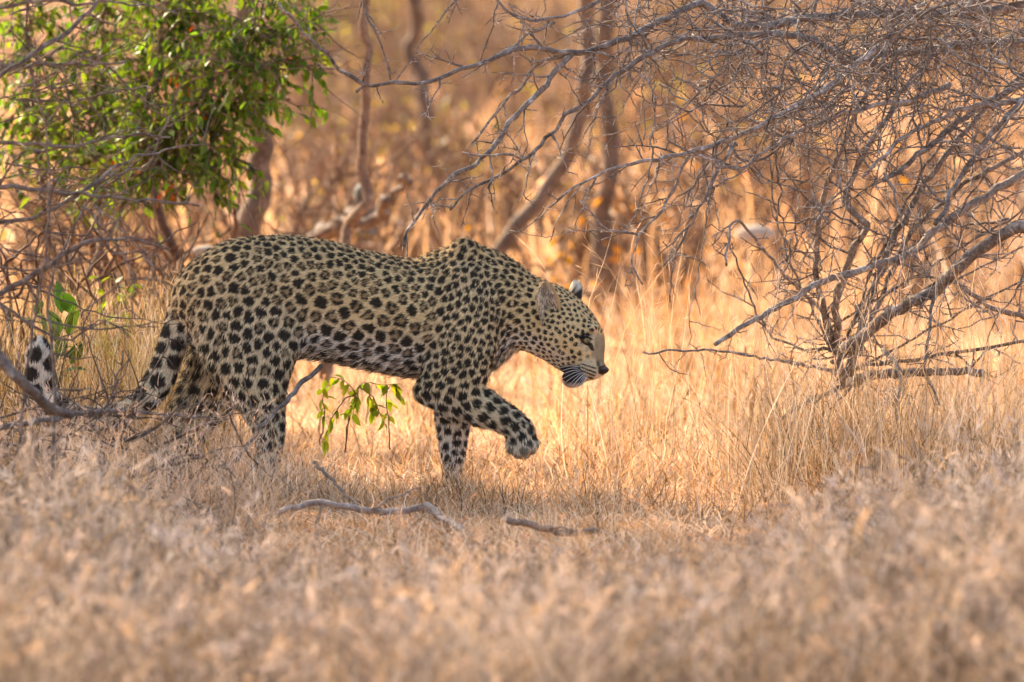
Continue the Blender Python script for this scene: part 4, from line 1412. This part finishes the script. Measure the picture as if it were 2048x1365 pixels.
# ------------------------------------------------------------------ trees behind
def tree(label, trunk_pts, r0, r1, crown_c, crown_r, nleaf, seed, mat=M_DARK, group='trees standing behind the leopard', leafcol=(.085, .105, .04), lsize=(.06, .12), limbs=5):
    r = np.random.default_rng(seed)
    q = np.array(trunk_pts, float)
    q[0, 2] = ground_z(q[0, 0], q[0, 1]) - .03
    o = empty('savanna_tree', q[0], label, 'tree', group)
    path = wob(q, 40, .016, r)
    path[3:, :2] += .05 * np.stack([vnoise(path[3:] , 1.3, seed), vnoise(path[3:], 1.3, seed + 5)], 1)
    tb = Tubes(12)
    tb.add(path, np.linspace(r0, r1, 40) * (1 + .12 * vnoise(path, 6, seed)) * (1 + .5 * np.exp(-np.arange(40) / 2.5)), (1, 1, 1))
    link('trunk', tb.mesh('trunk', mat), o)
    top = path[-1]
    cc, cr = np.array(crown_c, float), np.array(crown_r, float)
    cl = []
    nclump = 60
    lt = Tubes(6)
    for k in range(nclump):
        u = unit(r.normal(0, 1, 3)) * r.random() ** .45
        c = cc + u * cr
        cl.append(c)
        if k % max(1, nclump // (limbs * 5)) == 0:
            z = wob([top, (top + c) / 2 + r.normal(0, .12, 3), c], 12, .02, r)
            lt.add(z, np.linspace(r1 * .7, .008, 12), (1, 1, 1))
    link('limbs', lt.mesh('limbs', mat), o)
    cl = np.array(cl)
    ci = r.integers(0, nclump, nleaf)
    pos = cl[ci] + r.normal(0, 1, (nleaf, 3)) * cr * np.array([.14, .14, .22])
    d = r.normal(0, 1, (nleaf, 3))
    cols = np.array(leafcol) * r.uniform(.6, 1.4, (nleaf, 1))
    V, Q = leaf_geo(3, .26)
    x, y, z = frames(d, r)
    s = r.uniform(*lsize, nleaf)
    v = pos[:, None] + s[:, None, None] * (V[None, :, 0:1] * x[:, None] + V[None, :, 1:2] * y[:, None] + V[None, :, 2:3] * z[:, None])
    qd = (np.arange(nleaf) * len(V))[:, None, None] + Q[None]
    link('crown', mesh_np('crown', v.reshape(-1, 3), qd.reshape(-1, 4), None, np.repeat(cols[:, None], len(V), 1), M_LEAF), o, kind='stuff')
    return o


def up_sun(x, y, h):
    """crown position at height h whose shade falls on ground point (x, y)"""
    return np.array([x + SUN[0] / SUN[2] * h, y + SUN[1] / SUN[2] * h, h])


# unseen trees assumed from leopard and foreground shade; crowns placed up-sun to cast it
for (sx, sy, h, rx, ry, nl, tx, ty, sd) in ((-1.3, -1.55, 3.6, 1.9, 1.75, 9000, -6.2, 1.5, 81), (1.5, -2.9, 4.4, 2.2, 2.3, 9000, -4.9, 4.6, 82), (-0.4, -5.9, 4.8, 3.4, 2.6, 9000, -8.6, -1.2, 83)):
    c = up_sun(sx, sy, h)
    tree({81: 'lowest unseen broad thorn tree beyond the left edge, placed to shade the leopard', 82: 'unseen broad thorn tree beyond the left edge, placed to shade the right foreground', 83: 'unseen broad thorn tree nearest the camera beyond the left edge, placed to shade the foreground'}[sd], [(tx, ty, 0), (tx + .1, ty, 1.2), ((tx + c[0]) / 2, (ty + c[1]) / 2, h * .6), (c[0], c[1], h * .82)], .12, .07,
         c, (rx, ry, .45), nl, sd, group='unseen shade trees left of the view', lsize=(.07, .14))

for (sx, sy, h, rx, ry, tx, ty, sd, lab) in ((-2.5, 33, 6.0, 4.5, 6.0, -14, 40, 84, 'unseen far thorn tree left of the view, added to shade the middle distance'), (4.5, 52, 7.0, 7.0, 9.0, -15, 62, 85, 'unseen farther thorn tree left of the view, added to shade the far grass')):
    c = up_sun(sx, sy, h)  # unseen far trees, added so their crowns darken the distant grass
    tree(lab, [(tx, ty, 0), (tx + .1, ty, 1.2), ((tx + c[0]) / 2, (ty + c[1]) / 2, h * .6), (c[0], c[1], h * .85)], .16, .09, c, (rx, ry, .5), 2600, sd, group='unseen shade trees left of the view', lsize=(.2, .4))

tree('dark old trunk half hidden by the leafy green bush', [P(470, 700, 5.2), P(480, 480, 5.2), P(496, 380, 5.2), P(500, 250, 5.2), P(492, 0, 5.2), P(470, -700, 5.2)], .045, .03, P(440, -1100, 5.2), (1.3, 1.3, .5), 3500, 91)
tree('slender dark sapling rising straight behind the leopard back', [P(660, 640, 4.6), P(690, 430, 4.6), P(708, 360, 4.6), P(716, 250, 4.6), P(717, 100, 4.6), P(722, -60, 4.6), P(730, -500, 4.6)], .021, .012, P(740, -900, 4.6), (.8, .8, .3), 1200, 92, M_STEM)
tree('dark leaning trunk behind the leopard neck', [P(985, 600, 8.5), P(1010, 500, 8.5), P(1070, 400, 8.5), P(1110, 330, 8.5), P(1150, 220, 8.5), P(1165, 0, 8.5), P(1200, -700, 8.5)], .032, .026, P(1230, -1200, 8.5), (1.4, 1.6, .5), 3000, 93)
tree('dark upright trunk seen through the hanging thorn twigs', [P(1215, 590, 10), P(1205, 450, 10), P(1222, 330, 10), P(1210, 180, 10), P(1225, 0, 10), P(1240, -700, 10)], .038, .03, P(1250, -1300, 10), (1.5, 1.6, .5), 3000, 94)
tree('thin brown trunk between the sapling and the leaning trunk', [P(885, 480, 14), P(866, 380, 14), P(850, 250, 14), P(832, 120, 14), P(826, 0, 14), P(820, -600, 14)], .034, .026, P(820, -1100, 14), (1.5, 1.6, .5), 2500, 95)


# blurred bare shrubs far behind
def far_shrub(label, x, y, h, wd, n_, seed, tone=(1, 1, 1), leaves=0, lc_=(.10, .11, .03), thick=.011):
    r = np.random.default_rng(seed)
    o = empty('dry_shrub', (x, y, float(ground_z(x, y))), label, 'bush', 'dry shrubs behind the leopard')
    tb = Tubes(4)
    ends = []
    for k in range(n_):
        p = np.array([x + r.normal(0, wd * .12), y + r.normal(0, wd * .12), 0])
        d = np.array([r.normal(0, .55), r.normal(0, .55), 1.0])
        L = h * r.uniform(.6, 1.15)
        z = resample(zig(p, d, L, r, .15, -.02, L / 9), 10)
        tb.add(z, np.linspace(thick, thick * .28, 10), np.array(tone) * r.uniform(.7, 1.25))
        for j in range(6):
            i = r.integers(2, len(z) - 1)
            z2 = resample(zig(z[i], unit(r.normal(0, 1, 3) + np.array([0, 0, .4])), L * r.uniform(.2, .45), r, .25, 0, L / 25), 7)
            tb.add(z2, np.linspace(.006, .002, 7), np.array(tone) * r.uniform(.7, 1.25))
            ends.append(z2)
    link('twigs', tb.mesh('twigs', M_STEM), o, kind='stuff')
    if leaves:
        e = np.concatenate(ends)
        i = r.integers(0, len(e), leaves)
        pos = e[i] + r.normal(0, .03, (leaves, 3))
        cols = np.array(lc_) * r.uniform(.6, 1.5, (leaves, 1))
        V, Q = leaf_geo(3, .3)
        x_, y_, z_ = frames(r.normal(0, 1, (leaves, 3)), r)
        s = r.uniform(.03, .06, leaves)
        v = pos[:, None] + s[:, None, None] * (V[None, :, 0:1] * x_[:, None] + V[None, :, 1:2] * y_[:, None] + V[None, :, 2:3] * z_[:, None])
        qd = (np.arange(leaves) * len(V))[:, None, None] + Q[None]
        link('foliage', mesh_np('foliage', v.reshape(-1, 3), qd.reshape(-1, 4), None, np.repeat(cols[:, None], len(V), 1), M_LEAF), o, kind='stuff')


fs = [  # px, depth, height, width, stems, leaves, leaf colour, label
    (600, 7.5, .75, .6, 16, 0, None, 'bare twiggy shrub behind the leopard hip'),
    (1010, 7.0, .5, .6, 14, 120, (.25, .12, .03), 'low shrub with rusty leaves behind the leopard shoulder'),
    (860, 16, .9, 1.0, 22, 300, (.14, .13, .03), 'olive leaved shrub by the thin brown trunk'),
    (1330, 10, .7, .8, 20, 100, (.30, .13, .02), 'brown shrub right of the upright trunk'),
    (1560, 13, .8, 1.0, 22, 0, None, 'bare shrub behind the middle of the thorn bush'),
    (1830, 11, .8, 1.0, 22, 60, (.25, .12, .03), 'brown shrub behind the right of the thorn bush'),
    (330, 10, .9, .8, 20, 120, (.12, .14, .03), 'brown shrub behind the stems of the leafy bush'),
    (80, 8, .9, .8, 18, 80, (.14, .14, .03), 'thin shrub at the far left behind the leafy bush'),
    (760, 26, 1.3, 1.6, 30, 500, (.15, .14, .04), 'far olive shrub above the sapling'),
    (1180, 24, 1.4, 1.6, 30, 200, (.18, .12, .05), 'far brown shrub above the leaning trunk'),
    (1450, 30, 1.5, 1.8, 34, 300, (.16, .12, .05), 'far brown shrub behind the upper thorn branches'),
    (1900, 28, 1.5, 1.8, 34, 300, (.16, .12, .05), 'far shrub at the upper right'),
    (560, 36, 1.7, 2.0, 36, 600, (.12, .12, .04), 'far shrub beside the top of the leafy bush'),
    (960, 45, 2.0, 2.4, 40, 700, (.15, .12, .06), 'farthest shrub at the top centre'),
    (250, 30, 1.6, 2.0, 34, 500, (.12, .12, .04), 'far shrub behind the leafy bush'),
    (1680, 48, 2.0, 2.4, 40, 600, (.15, .12, .06), 'farthest shrub right of the top centre'),
    (1300, 60, 2.4, 3.0, 44, 900, (.13, .11, .05), 'farthest brown thicket above the thorn branches'),
    (700, 62, 2.4, 3.0, 44, 900, (.13, .11, .05), 'farthest brown thicket above the sapling'),
]
fr = np.random.default_rng(606)
BR = [(.20, .145, .095), (.17, .125, .085), (.24, .155, .09), (.16, .145, .07)]
AD = ['bushy', 'ragged', 'low', 'thin', 'drooping', 'spreading', 'dense', 'broken']
places = ['left of the sapling', 'right of the sapling', 'near the leaning trunk', 'under the hanging thorn twigs', 'behind the thorn bush', 'behind the leafy bush', 'at the right edge', 'near the stump']
anch = [620, 790, 1060, 1300, 1620, 260, 1960, 700]
for k in range(26):
    pi = k % 8
    Y_ = [13, 20, 28, 40][k // 8] * fr.uniform(.85, 1.2)
    fs.append((anch[pi] + fr.normal(0, 70), Y_, .5 + Y_ * .022, .5 + Y_ * .035, 34, int(60 + 5 * Y_), BR[fr.integers(0, 4)], f'{AD[(k * 3 + k // 8) % 8]} {["brown", "rusty", "faded", "hazy"][k // 8]} dry shrub {places[pi]}'))
for k, (px, Y_, h, wd, n_, lv, lc_, lab) in enumerate(fs):
    x = (px - 1024) / F * (25 + Y_)
    far_shrub(lab, x, Y_, h, wd, n_, 500 + k, (.9, .82, .76), lv, lc_ or (.1, .1, .03))


for px, Y_, h, n_, th_, lab in ((30, 1.3, .75, 16, .010, 'dark brown twiggy thicket at the left edge behind the tail tip'), (190, 1.9, .85, 16, .010, 'dark brown thicket between the tail and the leafy bush'), (330, 3.0, .8, 14, .011, 'dark brown thicket just behind the leopard rump'), (440, 4.4, 1.0, 9, .030, 'clump of dark leaning dead stems behind the leopard rump'), (560, 8, 1.0, 9, .018, 'slanting brown stems right of the leafy bush')):
    far_shrub(lab, (px - 1024) / F * (25 + Y_), Y_, h, .7, n_, 900 + px, (.55, .45, .40), 0, thick=th_)

# ------------------------------------------------------------------ grass
def blades(name, label, x, y, h, lean, width, c0, c1, r, nseg=4, heads=0.0, bend=1.0, z0=None, jitter=.3, headcol=None, vary=.13, headsize=1.0, curl=1.0):
    M = len(x)
    z = ground_z(x, y) - .01 if z0 is None else z0
    base = np.stack([x, y, z], 1)
    az = AZ
    ld_ = np.stack([np.cos(az), np.sin(az)], 1) * (np.abs(r.normal(0, 1, M)) * lean)[:, None] * h[:, None]
    yaw = r.uniform(0, math.pi, M)
    side = np.stack([np.cos(yaw), np.sin(yaw), np.zeros(M)], 1)
    mixk = r.random(M)[:, None]
    cc = (np.array(c0) * (1 - mixk) + np.array(c1) * mixk) * r.uniform(1 - jitter, 1 + jitter, (M, 1))
    cn = vnoise(np.stack([x, y, y * 0], 1), 5.0, 88)[:, None]
    u_ = r.random(M)[:, None]
    cc = cc * np.clip(1 + .34 * cn + .30 * vnoise(np.stack([x, y, y * 0], 1), 13.0, 89)[:, None], .3, 1.7)
    cc = np.where(u_ < vary, cc * .38, np.where(u_ > 1 - vary, cc * .5 + np.array((.42, .39, .35)), cc))
    V, C = [], []
    kink = r.normal(0, .06 * curl, (M, 2)) * h[:, None]
    kink2 = r.normal(0, .035 * curl, (M, 2)) * h[:, None]
    for k in range(nseg + 1):
        t = k / nseg
        p = base.copy()
        p[:, :2] += ld_ * (t * .35 + bend * t * t * .65) + kink * math.sin(math.pi * t) + kink2 * math.sin(2.6 * math.pi * t)
        p[:, 2] += h * (t - .28 * np.minimum(1, (np.linalg.norm(ld_, axis=1) / np.maximum(h, 1e-6))) * t * t)
        wv = (width * (1 - t) ** .6 + .0003)[:, None] * side * .5
        V += [p - wv, p + wv]
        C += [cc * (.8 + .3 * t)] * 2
    v = np.stack(V, 1).reshape(-1, 3)
    c = np.stack(C, 1).reshape(-1, 3)
    o = (np.arange(M) * 2 * (nseg + 1))[:, None]
    q = np.concatenate([o + np.array([2 * k, 2 * k + 1, 2 * k + 3, 2 * k + 2]) for k in range(nseg)], 0)
    if heads > 0:
        pick = np.where(r.random(M) < heads)[0]
        tip = V[2 * nseg][pick] * .5 + V[2 * nseg + 1][pick] * .5
        bef = V[2 * nseg - 2][pick] * .5 + V[2 * nseg - 1][pick] * .5
        dr = unit(tip - bef)
        n0 = len(v)
        hv, hc, hq = [], [], []
        K = 5
        for j in range(K):
            s = tip - dr * (h[pick] * .02 * j)[:, None] * 2.2
            dd = unit(dr + r.normal(0, .55, dr.shape))
            L = np.clip(h[pick], .15, 1) * r.uniform(.05, .12, len(pick)) * headsize
            sd = unit(np.cross(dd, r.normal(0, 1, dd.shape))) * (width[pick] * .42 * headsize)[:, None]
            hv.append(np.stack([s, s + dd * (L * .5)[:, None] + sd, s + dd * L[:, None], s + dd * (L * .5)[:, None] - sd], 1))
            hcc = cc[pick] * np.array(headcol if headcol else (1.1, 1.0, 1.0)) * r.uniform(.85, 1.2, (len(pick), 1))
            hc.append(np.repeat(hcc[:, None], 4, 1))
        hv = np.concatenate(hv).reshape(-1, 3)
        hc = np.concatenate(hc).reshape(-1, 3)
        hq = n0 + np.arange(len(hv)).reshape(-1, 4)
        v, c, q = np.concatenate([v, hv]), np.concatenate([c, hc]), np.concatenate([q, hq])
    return link(name, mesh_np(name, v, q, None, c, M_GRASS), None, label, 'grass', None, 'stuff')


def scatter(r, n, x0, x1, y0, y1, clump=0.0, nclump=200, fan=True):
    """points in depth range; x limits are at the leopard's depth and widen with the view"""
    y = r.uniform(y0, y1, n)
    x = r.uniform(x0, x1, n)
    if clump:
        cx, cy = r.uniform(x0, x1, nclump), r.uniform(y0, y1, nclump)
        i = r.integers(0, nclump, n)
        m_ = r.random(n) < clump
        sc_ = .05 + .04 * r.random(nclump)
        x = np.where(m_, cx[i] + r.normal(0, 1, n) * sc_[i], x)
        y = np.where(m_, cy[i] + r.normal(0, 1, n) * sc_[i], y)
    if fan:
        x = x * (25 + y) / 25
    global AZ
    AZ = r.uniform(0, 2 * math.pi, n)
    if clump:
        AZ = np.where(m_, np.arctan2(y - cy[i], x - (cx[i] * (25 + cy[i]) / 25 if fan else cx[i])) + r.normal(0, .7, n), AZ)
    return x, y


STRAW, TAN, ORANGE, MAUVE, PALE = (.60, .415, .215), (.50, .35, .205), (.58, .305, .11), (.43, .37, .335), (.68, .60, .48)
r = np.random.default_rng(101)


def tall_f(x, y):
    """height of the foreground grass: trodden and short by the leopard, knee high towards the camera and at both sides"""
    side = sstep(.35, 1.25, x) + .8 * sstep(-.7, -1.25, x)
    base = np.interp(y, [-7.5, -5.5, -4, -3, -2.4, -1.7, -.9], [.28, .21, .13, .07, .05, .03, .03])
    return base * (1 + .35 * side) + .17 * side * sstep(-.6, -2.0, y) * sstep(-6.5, -3.5, y)


# shaded foreground mass
x, y = scatter(r, 23000, -2.45, 2.45, -7.4, -1.0, .7, 460)
kp = (vnoise(np.stack([x, y, y * 0], 1), 2.6, 12) > -.32 + .5 * r.random(len(x)) - .25) & (y < -2.5 + .25 * r.normal(0, 1, len(x))) | (np.abs(x + .05) > .75 + .12 * r.normal(0, 1, len(x))) & (r.random(len(x)) < .8)
x, y, AZ = x[kp], y[kp], AZ[kp]
h = tall_f(x, y) * r.uniform(.6, 1.3, len(x)) * (1 + .35 * vnoise(np.stack([x, y, y * 0], 1), 1.4, 77))
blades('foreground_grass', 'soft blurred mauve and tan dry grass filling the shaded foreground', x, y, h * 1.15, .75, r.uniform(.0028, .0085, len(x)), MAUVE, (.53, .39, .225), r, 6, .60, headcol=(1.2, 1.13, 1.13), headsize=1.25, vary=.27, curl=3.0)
x, y = scatter(r, 420, -2.0, 2.0, -6.0, -1.6, .5, 60)
kp = np.abs(x) > .55 + .3 * r.random(len(x))
x, y, AZ = x[kp], y[kp], AZ[kp]
blades('seeding_stalks', 'blurred tall mauve seeding stalks sticking out of the foreground grass', x, y, tall_f(x, y) * r.uniform(1.0, 1.7, len(x)) + .05, .3, r.uniform(.0028, .005, len(x)), MAUVE, PALE, r, 6, .9, headcol=(1.2, 1.15, 1.15), headsize=1.6)
# sharp short stubble round the leopard's feet
x, y = scatter(r, 9500, -1.75, 1.75, -3.0, 2.4, .8, 260)
h = r.uniform(.05, .22, len(x)) * np.where(x > .1, 1.25, np.where(x < -.45, .6, .8)) * (1 - .55 * sstep(.1, -.5, y) * sstep(1.0, .6, np.abs(x + .1)))
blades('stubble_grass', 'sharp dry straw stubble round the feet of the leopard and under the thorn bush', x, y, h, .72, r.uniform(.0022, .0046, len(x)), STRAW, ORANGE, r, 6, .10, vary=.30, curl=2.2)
x, y = scatter(r, 900, -.85, .5, -.7, -.12, .85, 26)
blades('paw_grass', 'short tangled straw tufts standing round the paws of the leopard', x, y, r.uniform(.05, .15, len(x)), .7, r.uniform(.002, .0042, len(x)), STRAW, TAN, r, 5, .1, vary=.28)
x, y = scatter(r, 520, -.86, -.52, -.55, -.14, .8, 12, fan=False)
blades('hind_paw_grass', 'dry straw tufts hiding the hind paw of the leopard', x, y, r.uniform(.06, .19, len(x)), .6, r.uniform(.002, .0042, len(x)), STRAW, MAUVE, r, 6, .1, vary=.3, curl=2)
x, y = scatter(r, 300, -.28, .0, -.25, .03, .8, 8, fan=False)
blades('front_paw_grass', 'dry straw tufts hiding the planted front paw of the leopard', x, y, r.uniform(.05, .14, len(x)), .6, r.uniform(.002, .0042, len(x)), STRAW, TAN, r, 6, .1, vary=.3, curl=2)
# litter lying flat
x, y = scatter(r, 20000, -1.8, 1.8, -3, 5, 0)
blades('straw_litter', 'flattened pale straw and leaf litter lying on the soil', x, y, r.uniform(.02, .09, len(x)), 2.2, r.uniform(.002, .0055, len(x)), PALE, TAN, r, 4, 0, z0=ground_z(x, y) + .003, vary=.22)
# tall thin stalks with seed heads, some before the thorn bush
x, y = scatter(r, 900, .15, 1.9, -.9, 1.6, .35, 90)
kp = (x > .62) | (y > .3)
x, y, AZ = x[kp], y[kp], AZ[kp]
blades('tall_stalks', 'tall thin straw stalks standing among the thorn bush branches', x, y, r.uniform(.30, .85, len(x)), .30, r.uniform(.0018, .0034, len(x)), STRAW, PALE, r, 7, .5)
x, y = scatter(r, 1300, .75, 1.5, -.45, .9, .75, 24)
blades('base_grass', 'tall straw tufts growing through the foot of the thorn bush', x, y, r.uniform(.14, .46, len(x)), .42, r.uniform(.002, .0042, len(x)), STRAW, TAN, r, 6, .3, vary=.28, curl=1.6)
x, y = scatter(r, 4600, -1.8, -.86, .15, 2.2, .6, 70)
blades('tall_grass', 'tall olive and straw grass standing behind the leopard tail', x, y, r.uniform(.25, .62, len(x)), .24, r.uniform(.0018, .0038, len(x)), (.40, .32, .11), (.36, .22, .10), r, 6, .1, vary=.26)
x, y = scatter(r, 1300, -1.8, -.72, -1.7, -.4, .6, 60)
blades('hind_grass', 'loose mauve grass stalks in front of the leopard hind legs and tail', x, y, r.uniform(.14, .36, len(x)), .36, r.uniform(.002, .004, len(x)), MAUVE, TAN, r, 6, .5, curl=2.5)
# sunlit grass behind
x, y = scatter(r, 7600, -2.4, 2.4, 2.0, 9.0, .82, 240)
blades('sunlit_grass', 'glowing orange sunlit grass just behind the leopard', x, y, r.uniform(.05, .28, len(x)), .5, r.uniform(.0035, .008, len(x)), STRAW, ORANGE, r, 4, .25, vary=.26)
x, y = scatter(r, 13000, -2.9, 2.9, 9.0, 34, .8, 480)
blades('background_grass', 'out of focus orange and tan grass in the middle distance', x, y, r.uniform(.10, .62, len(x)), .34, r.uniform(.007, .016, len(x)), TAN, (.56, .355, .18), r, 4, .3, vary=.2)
x, y = scatter(r, 20000, -3.8, 3.8, 34, 120, .75, 800)
blades('far_grass', 'hazy brown grass far behind at the top of the view', x, y, r.uniform(.25, .95, len(x)), .30, r.uniform(.018, .045, len(x)), TAN, (.42, .30, .21), r, 3, .3, vary=.22)

# one broad pale blade lying across the blurred foreground
tq = np.array([P(398, 1130, -4.2), P(440, 1160, -4.2), P(485, 1193, -4.2), P(525, 1222, -4.2)])
pp = catmull(tq, 12)
sd = np.array([.55, 0, .83])
wv = np.linspace(.006, .010, 12)[:, None] * sd
vv = np.stack([pp - wv, pp + np.array([0, -.003, 0]), pp + wv], 1).reshape(-1, 3)
qq = [[i * 3 + k, i * 3 + 3 + k, i * 3 + 4 + k, i * 3 + 1 + k] for i in range(11) for k in (0, 1)]
link('broad_grass_blade', mesh_np('broad_grass_blade', vv, np.array(qq), None, np.tile((.62, .44, .27), (len(vv), 1)), M_GRASS), None,
     'single broad pale blade slanting across the blurred foreground grass', 'grass blade')
